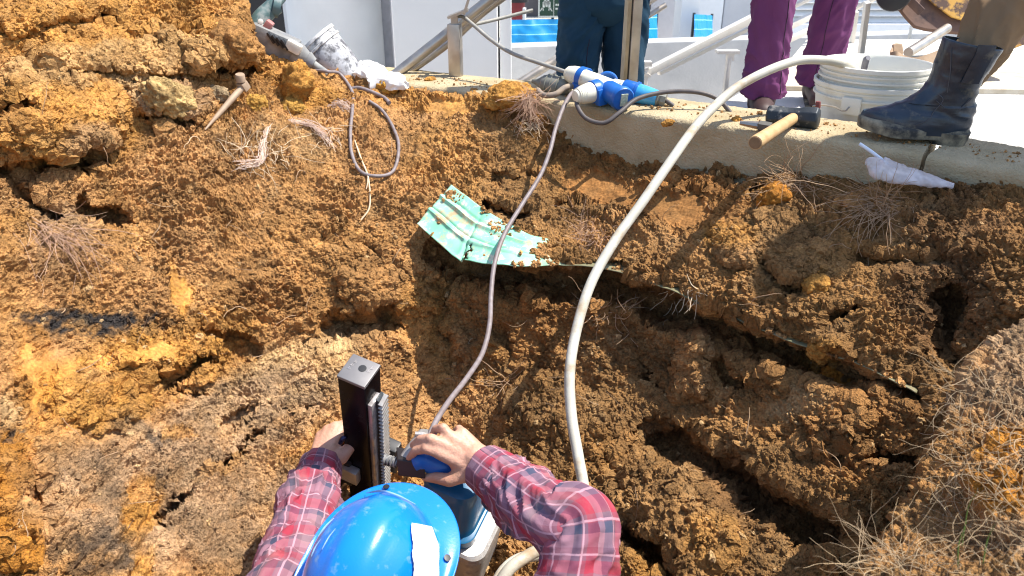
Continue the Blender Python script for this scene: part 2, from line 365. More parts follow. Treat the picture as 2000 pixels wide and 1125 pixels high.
# hollows (+) and lumps (-): polyline, half width, depth in metres
CUTS = [
 ([(-60, 330), (60, 335), (150, 318), (215, 300)], 22, .13), ([(150, 395), (200, 420), (260, 425)], 20, .08), ([(20, 360), (110, 420)], 16, .06),
 ([(-40, 225), (60, 205)], 14, .06), ([(255, 225), (330, 240), (390, 235)], 9, .05), ([(410, 130), (480, 140)], 14, .08), ([(150, 130), (200, 150)], 10, .05), ([(300, 60), (420, 75)], 10, .04), ([(100, 50), (230, 40)], 8, .04), ([(170, 140), (350, 150)], 8, .03), ([(200, 30), (300, 90)], 8, .04),
 ([(590, 662), (690, 640), (785, 618)], 34, .12), ([(250, 770), (320, 742), (425, 694)], 16, .07), ([(300, 1045), (325, 1000), (404, 921), (480, 877), (540, 815), (640, 770)], 9, .05), ([(345, 765), (390, 770)], 8, .03), ([(430, 835), (500, 800), (560, 790)], 10, .04),
 ([(420, 560), (520, 520), (560, 530)], 10, .035), ([(380, 640), (450, 660), (500, 700)], 14, .05), ([(60, 900), (75, 1000), (55, 1110)], 10, .05), ([(560, 480), (700, 470), (790, 540)], 10, .02),
 ([(830, 470), (900, 522), (1010, 545), (1180, 555), (1320, 610), (1480, 672), (1600, 716), (1720, 760)], 38, .17), ([(945, 408), (1020, 425)], 16, .10), ([(960, 350), (1050, 345)], 12, .06),
 ([(1085, 288), (1160, 293), (1260, 303), (1340, 325), (1420, 352), (1500, 368)], 6, .10), ([(1040, 375), (1120, 408), (1200, 412)], 8, .05), ([(1280, 355), (1370, 385), (1450, 378)], 8, .05), ([(1310, 312), (1360, 340)], 8, .08),
 ([(1490, 520), (1540, 560), (1560, 590)], 16, .08), ([(1640, 500), (1760, 520), (1880, 500)], 20, .035), ([(1620, 620), (1680, 610)], 18, .09), ([(1840, 560), (1860, 640), (1830, 700)], 38, .11),
 ([(1690, 742), (1760, 760), (1810, 785)], 20, .14), ([(1240, 845), (1330, 880), (1430, 940), (1500, 985), (1580, 1030), (1680, 1060)], 44, .16), ([(1210, 1030), (1270, 1080), (1330, 1150)], 22, .16), ([(1000, 960), (1060, 1010)], 10, .05),
 ([(1400, 700), (1440, 750)], 16, .06), ([(1240, 700), (1300, 760)], 10, .04), ([(1180, 900), (1220, 960)], 14, .05), ([(1640, 880), (1780, 900)], 16, .05), ([(970, 620), (1010, 720), (990, 800)], 14, .035), ([(880, 600), (905, 700), (890, 800)], 12, -.02),
 ([(320, 190), (345, 195)], 52, -.06), ([(60, 230), (150, 240)], 70, -.09), ([(120, 110), (260, 110)], 40, -.05), ([(420, 100), (480, 80)], 46, -.06), ([(560, 150), (640, 175)], 26, -.04), ([(30, 30), (150, 20)], 34, -.05), ([(330, 110), (390, 100)], 30, -.05),
 ([(1350, 660), (1352, 760)], 24, -.05), ([(1440, 680), (1520, 720)], 40, -.025), ([(1450, 800), (1620, 810)], 60, -.025), ([(1640, 700), (1610, 680)], 26, -.05), ([(1510, 380), (1512, 382)], 30, -.04), ([(1420, 470), (1450, 480)], 32, -.04), ([(1520, 470), (1560, 500)], 40, -.04), ([(1690, 420), (1800, 420)], 34, -.03),
 ([(300, 700), (380, 690)], 44, -.04), ([(150, 760), (220, 780)], 50, -.03), ([(700, 560), (820, 580)], 30, -.04), ([(1080, 790), (1150, 830)], 50, -.03), ([(25, 930), (20, 1060)], 44, -.05), ([(1280, 1000), (1400, 1060)], 40, -.025),
]
DEPTH = tps([(-450, -350, 1.55), (-450, 250, 1.2), (-450, 700, 1.05), (-450, 1200, .85), (-450, 1600, .8), (0, -300, 1.9), (0, 0, 1.72), (0, 250, 1.62), (0, 560, 1.52), (0, 830, 1.36), (0, 1100, 1.2), (0, 1550, 1.05),
 (250, 0, 1.98), (250, 250, 1.85), (250, 560, 1.73), (250, 830, 1.6), (250, 1100, 1.4), (420, 0, 2.15), (500, 60, 2.25), (560, 130, 2.33), (650, 160, 2.38), (750, 178, 2.42),
 (500, 250, 2.08), (500, 450, 1.95), (500, 700, 1.86), (500, 900, 1.72), (500, 1100, 1.56), (500, 1550, 1.35), (700, 250, 2.22), (700, 450, 2.06), (700, 700, 1.96), (700, 900, 1.82), (700, 1125, 1.68),
 (850, 205, 2.34), (850, 350, 2.16), (850, 560, 2.06), (870, 800, 1.98), (900, 1125, 1.72), (950, 1550, 1.45), (1000, 210, 2.27), (1000, 350, 2.15), (1000, 470, 2.03),
 (1080, 280, 2.27), (1200, 290, 2.21), (1400, 320, 2.05), (1600, 340, 1.9), (1800, 355, 1.77), (2000, 375, 1.63), (2450, 420, 1.25),
 (1150, 390, 2.14), (1350, 400, 1.98), (1100, 505, 1.97), (1300, 550, 1.82), (1500, 620, 1.65), (1700, 690, 1.5), (1100, 640, 1.98), (1100, 800, 1.88), (1100, 1100, 1.62), (1150, 1550, 1.35),
 (1300, 700, 1.86), (1300, 900, 1.67), (1300, 1125, 1.43), (1500, 760, 1.67), (1500, 900, 1.54), (1500, 1125, 1.36), (1550, 1550, 1.3), (1700, 430, 1.72), (1700, 560, 1.6), (1700, 850, 1.46), (1700, 1050, 1.36), (1850, 450, 1.6), (1850, 620, 1.52), (1850, 850, 1.40), (1850, 1125, 1.3), (2000, 500, 1.45), (2000, 700, 1.38), (2000, 1125, 1.3), (2450, 800, 1.1), (2450, 1500, 1.0), (1900, 1550, 1.25)])
# upper limit of the soil (silhouette of the heap, then the foot of the kerb)
TOPX = [-460, 300, 425, 455, 474, 486, 508, 545, 600, 690, 750, 800, 880, 940, 1000, 1050, 1066, 1080, 1130, 1300, 1500, 1700, 1800, 1900, 2000, 2460]
TOPY = [-350, -250, -120, -45, 8, 62, 98, 118, 135, 160, 176, 180, 190, 200, 196, 200, 225, 262, 276, 296, 322, 340, 350, 360, 372, 420]

def soil_detail(P, N, smooth, strata):
    """crumbly relief in metres along the surface normal; P in metres"""
    wq = P + 0.018 * np.stack([perlin(P * 9 + 3), perlin(P * 9 + 31), perlin(P * 9 + 57)], -1)
    big = fbm(wq * 7.5, 4, .55) * .016
    mid = fbm(wq * np.array([22, 22, 34]) + 9, 4, .6) * .0085
    lay = (1 - np.abs(perlin(wq * np.array([11, 11, 42]) + 40))) ** 3
    f1, f2, c = worley(wq * 26 + 5)
    clod = np.clip(1 - f1 * 1.15, 0, 1) ** .75 * (.4 + .9 * c)
    g1, g2, cg = worley(P * 62 + 11)
    crumb = np.clip(1 - g1 * 1.1, 0, 1) ** .7 * (.3 + cg)
    h1, h2, ch = worley(P * 120 + 23)
    grain = np.clip(1 - h1, 0, 1) * (.2 + ch)
    b0 = np.abs(perlin(wq * 19 + 2)); b1 = np.abs(perlin(wq * 41 + 7)); b2 = np.abs(perlin(P * 83 + 13)); b3 = np.abs(perlin(P * 165 + 19))
    billow = b0 * .0060 + b1 * .0085 + b2 * .0090 + b3 * .0056
    pit = sstep(.35, .75, perlin(P * 30 + 61)) * .006
    rag = sstep(-.25, .45, fbm(P * 6 + 70, 3))
    rough = 1 - smooth
    crack = np.exp(-((f2 - f1) / .07) ** 2) * sstep(.1, .6, perlin(P * 5 + 88))
    d = big * (0.35 + .65 * rough) + rough * (mid * (.45 + .8 * rag) + clod * .006 * (.2 + rag) + billow * (.75 + .7 * rag) + crumb * crumb * .0080 * (.3 + .9 * rag) + grain * .0040 - pit * (.3 + rag) - lay * .012 * strata - crack * .008)
    d = d + smooth * (perlin(P * np.array([150, 150, 10]) + 4) * .0012 + perlin(P * 45 + 8) * .0025)
    return d, cg, c

# ---- main sheet of soil, built row by row below the silhouette
NC, NR = 1340, 640
cx = np.linspace(-440, 2440, NC)
top = np.interp(cx, TOPX, TOPY)
tt = np.linspace(0, 1, NR) ** 1.06
kw = np.hanning(91); kw /= kw.sum(); top_s = np.convolve(np.pad(top, 45, mode='edge'), kw, 'valid')
PX = np.broadcast_to(cx, (NR, NC)).copy()
PY = top_s[None] + (1560 - top_s[None]) * tt[:, None] + (top - top_s)[None] * np.exp(-tt[:, None] * 9)
edge = np.stack([cx / 60, np.zeros(NC), np.zeros(NC)], -1)
PY = PY + (fbm(edge, 4, .6) * 9 * (cx < 1040))[None] * np.exp(-tt[:, None] * 18)
D = DEPTH(PX, PY)
wx = np.stack([PX.ravel() / 70, PY.ravel() / 70, np.zeros(PX.size)], -1)
wpx = PX + (fbm(wx, 4, .6) * 16).reshape(PX.shape); wpy = PY + (fbm(wx + 50, 4, .6) * 13).reshape(PX.shape)
wpx = wpx + (fbm(wx * 5 + 5, 3, .7) * 5).reshape(PX.shape); wpy = wpy + (fbm(wx * 5 + 90, 3, .7) * 5).reshape(PX.shape)
for pts, hw, dep in CUTS:
    xs = [q[0] for q in pts]; ys = [q[1] for q in pts]; m = hw * 3.2
    sel = (wpx > min(xs) - m) & (wpx < max(xs) + m) & (wpy > min(ys) - m) & (wpy < max(ys) + m)
    if not sel.any(): continue
    d, t = seg_dist(wpx[sel], wpy[sel], pts)
    fade = np.clip(np.minimum(t, 1 - t) * 6, 0, 1) ** .6 if len(pts) > 2 else 1
    if dep > 0: k = 1 - sstep(.45, 1.25, d / hw)
    else: k = np.clip(1 - (d / (hw * 1.35)) ** 2, 0, 1) ** .8
    D[sel] += dep * k * fade
lx = np.interp(wpy, [520, 700, 900, 1000], [868, 872, 900, 930])
D = D + .085 * np.exp(-np.abs(wpx - lx) / 75) * sstep(500, 590, wpy) * sstep(1010, 880, wpy)
P = Varr(PX, PY, D)
# the far side of the heap falls away behind its silhouette
NB = 26
back = []
for k in range(NB, 0, -1):
    s = k / NB
    lift = np.where(cx < 1050, 1.0, 0.25)
    q = P[0] + np.stack([(-.35 + .35 * sstep(505, 640, cx)) * s * lift, 0.75 * s * lift, -(0.10 * s + 0.55 * s * s) * lift], -1)
    back.append(q)
P = np.concatenate([np.array(back), P], 0)
PX = np.concatenate([np.repeat(PX[:1], NB, 0), PX]); PY = np.concatenate([np.repeat(PY[:1], NB, 0), PY])
wpx = np.concatenate([np.repeat(wpx[:1], NB, 0), wpx]); wpy = np.concatenate([np.repeat(wpy[:1], NB, 0), wpy])
NE = 130                                                            # the cut goes on beyond both edges of the picture
se = (np.arange(1, NE + 1) / NE) ** 1.4 * 1.7
def ext(A, vl, vr):
    l = A[:, :1] + np.multiply.outer(se[::-1], vl)[None] if A.ndim == 3 else A[:, :1] + (se[::-1] * vl)[None]
    r = A[:, -1:] + np.multiply.outer(se, vr)[None] if A.ndim == 3 else A[:, -1:] + (se * vr)[None]
    return np.concatenate([l, A, r], 1)
P = ext(P, np.array((-.80, -.58, -.05)), np.array((.75, -.62, -.02)))
PX, wpx = ext(PX, -600, 600), ext(wpx, -600, 600); PY, wpy = ext(PY, 0, 0), ext(wpy, 0, 0)
def normals(P):
    N = np.cross(np.gradient(P, axis=1), np.gradient(P, axis=0)); N /= np.linalg.norm(N, axis=2)[..., None] + 1e-12
    s = np.sign(((C0 - P) * N).sum(2)); s[s == 0] = 1
    return N
N = normals(P)
if ((C0 - P[200]) * N[200]).sum() < 0: N = -N
fp, fn = P.reshape(-1, 3), N.reshape(-1, 3)
smooth = np.zeros(fp.shape[0])
def blob_w(bx, by, rx, ry, rot, x, y):
    a = math.radians(rot); dx, dy = x - bx, y - by
    return ((dx * math.cos(a) + dy * math.sin(a)) / rx) ** 2 + ((-dx * math.sin(a) + dy * math.cos(a)) / ry) ** 2
fx, fy = wpx.ravel(), wpy.ravel()
for bx, by, rx, ry, rot in SMOOTH:
    smooth = np.maximum(smooth, 1 - sstep(.5, 1.15, blob_w(bx, by, rx, ry, rot, fx, fy)))
strata = sstep(760, 500, PX.ravel()) * sstep(520, 700, PY.ravel())
rel, cg, cc = soil_detail(fp, fn, smooth, strata)
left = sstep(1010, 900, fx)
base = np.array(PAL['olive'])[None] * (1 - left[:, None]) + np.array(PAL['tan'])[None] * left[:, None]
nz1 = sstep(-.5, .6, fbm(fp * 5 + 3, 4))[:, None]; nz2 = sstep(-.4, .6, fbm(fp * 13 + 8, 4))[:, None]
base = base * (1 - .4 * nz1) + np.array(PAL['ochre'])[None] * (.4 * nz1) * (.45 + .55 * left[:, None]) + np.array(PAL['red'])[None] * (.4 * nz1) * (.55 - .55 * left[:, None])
col = base
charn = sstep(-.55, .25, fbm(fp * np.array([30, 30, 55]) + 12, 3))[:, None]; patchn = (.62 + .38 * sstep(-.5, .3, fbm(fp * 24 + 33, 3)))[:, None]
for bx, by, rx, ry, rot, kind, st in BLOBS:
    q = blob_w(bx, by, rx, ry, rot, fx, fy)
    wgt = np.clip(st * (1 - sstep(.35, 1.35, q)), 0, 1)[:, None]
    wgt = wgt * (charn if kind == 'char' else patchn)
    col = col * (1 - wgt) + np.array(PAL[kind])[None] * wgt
col = col * (.80 + .36 * nz2) * (.86 + .3 * cg[:, None]) * (.9 + .2 * cc[:, None])
pale = np.clip(sstep(.3, .9, fbm(fp * 18 + 44, 4)) * .5, 0, 1)[:, None] * (1 - smooth[:, None])
col = col * (1 - pale) + (col * .6 + .4 * np.array(PAL['pale'])[None]) * pale
fp2 = fp + fn * rel[:, None]
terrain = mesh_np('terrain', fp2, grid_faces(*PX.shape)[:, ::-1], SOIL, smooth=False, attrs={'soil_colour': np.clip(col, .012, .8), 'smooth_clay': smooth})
tag(terrain, 'steep cut faces of crumbly ochre and brown soil around the pit', 'soil', kind='structure')
GP = fp2.reshape(PX.shape + (3,)); GN = normals(GP); GN *= np.sign(((C0 - GP) * GN).sum(2))[..., None]
GCOL = np.clip(col, .012, .8).reshape(PX.shape + (3,))
def on_soil(px, py, lift=0.0):
    """place on the soil nearest to a photo position"""
    j = NE + int(np.clip((px + 440) / 2880 * (NC - 1), 0, NC - 1))
    i = NB + int(np.argmin(np.abs(PY[NB:, j] - py)))
    # look around for the vertex that really projects there
    i0, i1, j0, j1 = max(i - 14, NB), i + 15, max(j - 14, 0), j + 15
    q = GP[i0:i1, j0:j1]; x, y, d = pix(q.reshape(-1, 3))
    k = int(np.argmin((x - px) ** 2 + (y - py) ** 2 + (d - d.min()) * 40))
    n = GN[i0:i1, j0:j1].reshape(-1, 3)[k]
    return Vector(q.reshape(-1, 3)[k] + n * lift), Vector(n)

b = MB(); b.add([(-30, -30, -1.78), (30, -30, -1.78), (30, 30, -1.78), (-30, 30, -1.78)], [(0, 1, 2, 3)], False)
tag(b.build('pit_floor', mat('damp_clay', (.26, .135, .05), .95, col2=(.17, .085, .035), scale=5, bump=.8, bscale=40)), 'brown clay floor of the pit', 'pit floor', kind='structure')
# ---- the near bank on the right, close to the lens
SIL = spline([(2600, 420), (2300, 490), (2000, 640), (1935, 676), (1893, 720), (1862, 790), (1830, 870), (1800, 960), (1745, 1050), (1690, 1125), (1610, 1260), (1560, 1420), (1700, 1650)], 520)
SD = np.interp(np.linspace(0, 1, 520), [0, .25, .6, .8, 1], [1.22, 1.22, 1.10, .96, .80])
ctr = np.array((2330, 1250.0))
rr = np.concatenate([np.linspace(.02, 1, 330), np.linspace(1.0, 1.0, 30)])
Q = []
for k, r in enumerate(rr):
    q = ctr + (SIL - ctr) * min(r, 1)
    dc = np.interp(q[:, 1], [450, 700, 900, 1125, 1400], [1.12, 1.02, .86, .70, .56])
    d = dc + (SD - dc) * min(r, 1) ** 2.2
    if k >= 330:
        s = (k - 329) / 30
        q = ctr + (SIL - ctr) * (1 - .02 * s - .10 * s * s); d = SD + .02 * s + .55 * s * s
    Q.append(Varr(q[:, 0], q[:, 1], d))
Q = np.array(Q); QN = normals(Q)
if ((C0 - Q[150]) * QN[150]).sum() < 0: QN = -QN
q, n = Q.reshape(-1, 3), QN.reshape(-1, 3)
rel, cg, cc = soil_detail(q * 1.25, n, np.zeros(len(q)), np.zeros(len(q)))
qx, qy, qd = pix(q)
wv = np.stack([qx / 90, qy / 90, np.zeros(len(q))], -1); qx2 = qx + fbm(wv, 3) * 26; qy2 = qy + fbm(wv + 30, 3) * 26
bc = np.array(PAL['olive'])[None] * np.ones((len(q), 1))
for bx, by, rx, ry, rot, kind, st in [(2050, 760, 200, 230, -20, 'grey', .8), (1930, 960, 120, 160, 0, 'tan', .6), (1985, 905, 60, 40, 0, 'orange', 1.3), (1985, 1000, 55, 45, 0, 'orange', 1.1), (2010, 1070, 120, 40, 0, 'grey', .6), (1860, 900, 60, 120, 20, 'brown', .9), (1800, 1080, 90, 60, 0, 'brown', .8), (1920, 1080, 80, 30, 0, 'dark', .8), (1905, 690, 40, 40, 0, 'tan', .6)]:
    wgt = np.clip(st * (1 - sstep(.4, 1.3, blob_w(bx, by, rx, ry, rot, qx2, qy2))), 0, 1)[:, None]
    bc = bc * (1 - wgt) + np.array(PAL[kind])[None] * wgt
lump = (1 - sstep(.4, 1.3, blob_w(1985, 950, 80, 110, 0, qx2, qy2))) * .03
bc = bc * (.8 + .35 * cg[:, None]) * (.75 + .5 * sstep(-.5, .5, fbm(q * 40, 3)))[:, None]
q2 = q + n * (rel * .8 + lump)[:, None]
bank = mesh_np('embankment', q2, grid_faces(len(rr), 520), SOIL, attrs={'soil_colour': np.clip(bc, .012, .8), 'smooth_clay': np.zeros(len(q))})
tag(bank, 'near bank of root filled soil at the right edge of the pit', 'soil bank', kind='structure')
BP = q2.reshape(Q.shape); BN = QN
def on_bank(px, py):
    x, y, d = pix(BP[:330].reshape(-1, 3)); k = int(np.argmin((x - px) ** 2 + (y - py) ** 2))
    return Vector(BP.reshape(-1, 3)[k]), Vector(BN.reshape(-1, 3)[k])
# ================================================================ kerb, pavement, buildings
def concrete_mat(name, col, col2, bump=0.6, scale=140, stain=None):
    return mat(name, col, .9, col2=col2, scale=9, bump=bump, bscale=scale, dirt=stain, dscale=4, dlo=.52, dhi=.75, spec=.2)
M_KERB = concrete_mat('kerb_concrete', (.50, .41, .265), (.38, .30, .175), 1.3, 170, (.30, .21, .10))
M_PAVE = concrete_mat('pavement_concrete', (.62, .60, .56), (.52, .50, .46), .3, 90, (.42, .38, .32))
M_WHITE = mat('white_render', (.82, .82, .81), .8, amount=.15, scale=3, bump=.1, bscale=120)
M_GREYW = mat('grey_render', (.88, .88, .86), .85, amount=.25, scale=5, bump=.15, bscale=90)
M_LOWW = concrete_mat('low_wall_concrete', (.50, .505, .51), (.44, .45, .46), .2, 60, (.40, .41, .42))
M_DARKW = mat('shade_toned_wall', (.15, .14, .15), .8, amount=.3, scale=4)  # interior shade of the far walls put into a dark colour
M_DOOR = mat('charcoal_door', (.022, .021, .024), .5, amount=.4)
M_STEEL = mat('brushed_steel', (.50, .46, .41), .38, .85, col2=(.36, .32, .28), scale=18, dirt=(.42, .36, .28), dscale=10, dlo=.55, dhi=.8)
M_PALERAIL = mat('pale_steel', (.74, .70, .64), .42, .25, amount=.25, scale=14)

KL = [(-1.9, 3.27), (-1.0, 2.83), (-.343, 2.485), (.09, 2.26), (.50, 1.985), (.72, 1.838), (.930, 1.695)]
KR = [(.936, 1.688), (1.06, 1.560), (1.30, 1.33), (1.9, .74)]
def kerb(pts, label, n, s0):
    path = spline([(x, y, 0) for x, y in pts], n)
    T = np.gradient(path, axis=0); T /= np.linalg.norm(T, axis=1)[:, None]
    B = np.stack([-T[:, 1], T[:, 0], 0 * T[:, 0]], -1); B *= np.sign(B[:, 1])[:, None]
    prof = [(.0, -.32), (.0, -.10), (.0, -.014), (.004, -.005), (.013, 0), (.05, .002), (.10, .003), (.16, .003), (.22, .001), (.244, -.006), (.25, -.02), (.25, -.32)]
    pr = []
    for a, b in zip(prof[:-1], prof[1:]):
        m = max(2, int(math.hypot(b[0] - a[0], b[1] - a[1]) / .006))
        pr += [(a[0] + (b[0] - a[0]) * k / m, a[1] + (b[1] - a[1]) * k / m) for k in range(m)]
    pr = np.array(pr + [prof[-1]])
    P = path[:, None] + B[:, None] * pr[None, :, :1] + np.array((0, 0, 1.0)) * pr[None, :, 1:]
    q = P.reshape(-1, 3)
    N = normals(P); ctr = path[:, None] + B[:, None] * .125 - np.array((0, 0, .1)); N *= np.sign(((P - ctr) * N).sum(2))[..., None]
    f1, _, c = worley(q * 95 + s0)
    d = fbm(q * 14 + s0, 4) * .0010 + np.clip(1 - f1, 0, 1) * c * .0028
    P = P + N * d.reshape(P.shape[:2])[..., None]
    b = MB(); r, c = P.shape[:2]
    b.add(P.reshape(-1, 3), [tuple(f) for f in grid_faces(r, c)] + [tuple(range(c)), tuple(range((r - 1) * c, r * c))[::-1]])
    o = b.build('concrete_kerb', M_KERB, angle=60)
    return tag(o, label, 'kerb', 'kerb stones along the pit')
kerb(KL, 'long pale concrete kerb carrying the blue plugs and the club hammer', 460, 3)
kerb(KR, 'shorter kerb length right of the open joint under the boot heel', 170, 20)

LOW = -.66
b = MB(); b.add([(-40, 1.8, LOW), (40, 1.8, LOW), (40, 60, LOW), (-40, 60, LOW)], [(0, 1, 2, 3)], False)
tag(b.build('lower_pavement', M_PAVE), 'lower concrete paving behind the kerb', 'paving', kind='structure')
pa, pb = Vz(1392, 216, -.12), Vz(1535, 128, -.12)
b = MB()
poly = [(pa.x, pa.y), (pb.x, pb.y), (pb.x + .35, pb.y + .75), (3.6, 4.3), (4.5, 1.0), (2.3, .75), (1.28, 1.64), (1.16, 1.75), (1.02, 1.92), (.80, 2.06), (.62, 2.19)]
b.prism([(x, y, LOW + .004) for x, y in poly], (0, 0, -.12 - LOW))
tag(b.build('pavement', M_PAVE), 'sunlit pale concrete paving behind the kerb', 'paving', kind='structure')
# steps that lead down to the lower paving
b = MB()
for k in range(3):
    b.box((-.55 + .0, 3.05 + .30 * k, LOW + .004 + (.42 - .14 * k) / 2), (2.6, .30, .42 - .14 * k))
tag(b.build('steps', M_PAVE), 'concrete steps below the kerb', 'steps', kind='structure')

# ---- white pillar, round column, door
t = thing('white_pillar', 'broad bright white rendered pillar behind the cut steel post', 'pillar', V(880, 300, 3.5))
b = MB(); b.box(V(859, -300, 3.62) * 1 + Vector((0, .2, 0)), (.535, .5, 5.0)); b.build('shaft', M_WHITE, t, bevel=.006)
b = MB(); b.box(V(985, -300, 3.62) + Vector((0.003, .235, 0)), (.060, .5, 5.0)); b.build('corner_strip', M_WHITE, t, bevel=.004)
t = thing('round_column', 'grey rounded column standing between the dark door and white pillar', 'column', V(655, 300, 4.3))
c = V(655, 40, 4.3); b = MB(); b.lathe((c.x, c.y, LOW + .002), (0, 0, 1), [(0, .26), (4.5, .26)], 48); b.build('shaft', M_GREYW, t)
b = MB(); b.box((c.x - .285, c.y + .30, 1.6), (.10, .25, 4.5)); b.build('side_jamb', M_WHITE, t)
b = MB(); b.box((c.x + .275, c.y + .16, 1.6), (.06, .25, 4.5)); b.build('edge_strip', mat('grey_strip', (.46, .46, .49), .6), t)
t = thing('dark_door', 'charcoal door behind the soil heap, left of the round column', 'door', V(530, 200, 5.3))
c = V(520, 0, 5.3); b = MB(); b.box((c.x - .25, c.y, 1.2), (1.05, .06, 3.6)); b.build('door_leaf', M_DOOR, t)
c = V(562, 42, 5.25); b = MB(); b.box(c, (.012, .03, .06)); b.build('handle', M_STEEL, t)

# ---- low wall across the background
A, B_ = V(955, 93, 4.4), V(2100, 55, 5.2)
t = tag(MB().prism([(A.x, A.y, LOW + .003), (B_.x, B_.y, LOW + .003), B_, A], (0.03, .16, 0)).build('low_wall', M_LOWW, bevel=.006), 'long low grey concrete wall behind the standing legs', 'wall')
# ---- buildings further back
def wall(name, x0, x1, y, d, m, label, z1=3.2, z0=LOW + .002, th=.2, cat='wall'):
    p, q = V(x0, y, d), V(x1, y, d); b = MB(); b.box(((p.x + q.x) / 2, p.y + th / 2, (z0 + z1) / 2), (q.x - p.x, th, z1 - z0))
    return tag(b.build(name, m), label, cat)
wall('dark_wall', 700, 1262, 20, 9.5, M_DARKW, 'wall toned dark for the interior shade, carrying the green assembly sign')
wall('grey_wall', 1278, 1345, 20, 7.2, mat('pale_grey_paint', (.56, .55, .57), .8, amount=.15), 'pale grey wall face left of the narrow white pillar')
wall('narrow_pillar', 1331, 1366, 20, 6.6, M_WHITE, 'narrow white pillar between two blue tarpaulin ends', th=.3, cat='pillar')
wall('panel_wall', 1350, 1412, 20, 7.8, mat('blue_white_paint', (.72, .76, .80), .7, amount=.1), 'bluish white wall panel beside the dark joint')
wall('far_wall', 1414, 1530, 20, 7.84, mat('cool_grey_paint', (.52, .54, .58), .7, amount=.1), 'cool grey wall left of the purple trousers')
wall('dark_recess_wall', 1255, 1420, 20, 10.2, M_DARKW, 'shade toned wall glimpsed in the recess behind the blue tarpaulin', cat='wall')
wall('backing_wall', 1528, 2700, 60, 7.6, mat('pale_backing', (.70, .73, .76), .8, amount=.15), 'pale wall below the white louvres', z1=V(1600, 47, 7.6).z)
t = thing('louvre_screen', 'white louvred screen of horizontal slats behind the purple trousers', 'louvres', V(1640, 45, 7.55))
p, q = V(1518, 40, 7.7), V(2500, 40, 7.7); z = V(1600, 46, 7.6).z
b = MB()
for k in range(22):
    b.box(((p.x + q.x) / 2, p.y, z + .02 + .062 * k), (q.x - p.x, .07, .012), Matrix.Rotation(math.radians(38), 3, 'X'))
b.build('slats', M_WHITE, t)
b = MB(); b.box(((p.x + q.x) / 2, p.y + .08, z + .75), (q.x - p.x, .02, 1.5)); b.build('backing', mat('louvre_shade', (.66, .66, .67), .8), t)
for x in (p.x, (p.x + q.x) / 2): b = MB(); b.box((x, p.y - .01, z + .75), (.05, .12, 1.5)); b.build('frame', M_WHITE, t)

# ---- blue tarpaulin barriers
def tarp_mat():
    m, N, L, b = node_mat('blue_tarpaulin')
    tc = N.new('ShaderNodeTexCoord'); sp = N.new('ShaderNodeSeparateXYZ'); L.new(tc.outputs['UV'], sp.inputs[0])
    fr = N.new('ShaderNodeMath'); fr.operation = 'FRACT'; mu = N.new('ShaderNodeMath'); mu.operation = 'MULTIPLY'; mu.inputs[1].default_value = 3.6
    L.new(sp.outputs[1], mu.inputs[0]); L.new(mu.outputs[0], fr.inputs[0])
    lt = N.new('ShaderNodeMath'); lt.operation = 'LESS_THAN'; lt.inputs[1].default_value = .075; L.new(fr.outputs[0], lt.inputs[0])
    mx = N.new('ShaderNodeMix'); mx.data_type = 'RGBA'; mx.inputs[6].default_value = (.01, .25, .56, 1); mx.inputs[7].default_value = (.30, .66, .85, 1)
    L.new(lt.outputs[0], mx.inputs[0]); L.new(mx.outputs[2], b.inputs['Base Color']); b.inputs['Roughness'].default_value = .4
    return m
M_TARP = tarp_mat()
M_BLACK = mat('black_plastic', (.018, .018, .02), .45, amount=.4)
def tarp(x0, y0, x1, y1, d0, d1, label):
    t = thing('tarpaulin_barrier', label, 'tarpaulin', V(x0, y1[0], d0), 'blue tarpaulin barriers')
    r, c = 24, 60; P = np.zeros((r, c, 3)); uv = np.zeros((r, c, 2))
    for i in range(r):
        for j in range(c):
            a, e = j / (c - 1), i / (r - 1); d = d0 + (d1 - d0) * a
            P[i, j] = V(x0 + (x1 - x0) * a, (y0[0] + (y0[1] - y0[0]) * a) * (1 - e) + (y1[0] + (y1[1] - y1[0]) * a if not np.isscalar(y1) else y1) * e, d); uv[i, j] = (a * 3, 1 - e)
    q = P.reshape(-1, 3); P = P + np.array((0, 1, 0)) * (fbm(q * np.array([5, 5, 3]), 4) * .03).reshape(r, c, 1)
    b = MB(); b.sheet(P, uv.reshape(-1, 2), .003); b.build('sheet', M_TARP, t)
    for x in np.linspace(x0, x1, 4 if x1 - x0 > 60 else 2):
        a = (x - x0) / (x1 - x0); d = d0 + (d1 - d0) * a + .04; p = V(x, y0[0] + (y0[1] - y0[0]) * a - 3, d); b = MB(); b.tube([(p.x, p.y, LOW), (p.x, p.y, p.z)], .012, 8); b.build('pole', M_BLACK, t)
    return t
tarp(990, (39, 34), 1258, (106, 100), 6.2, 6.2, 'long blue tarpaulin barrier left of and behind the dark jeans')
tarp(1256, (23, 22), 1284, (102, 100), 6.3, 6.5, 'short blue tarpaulin end just right of the steel post')
tarp(1356, (28, 30), 1391, (95, 92), 6.3, 6.8, 'blue tarpaulin piece with a dark pole, left of the purple trousers')
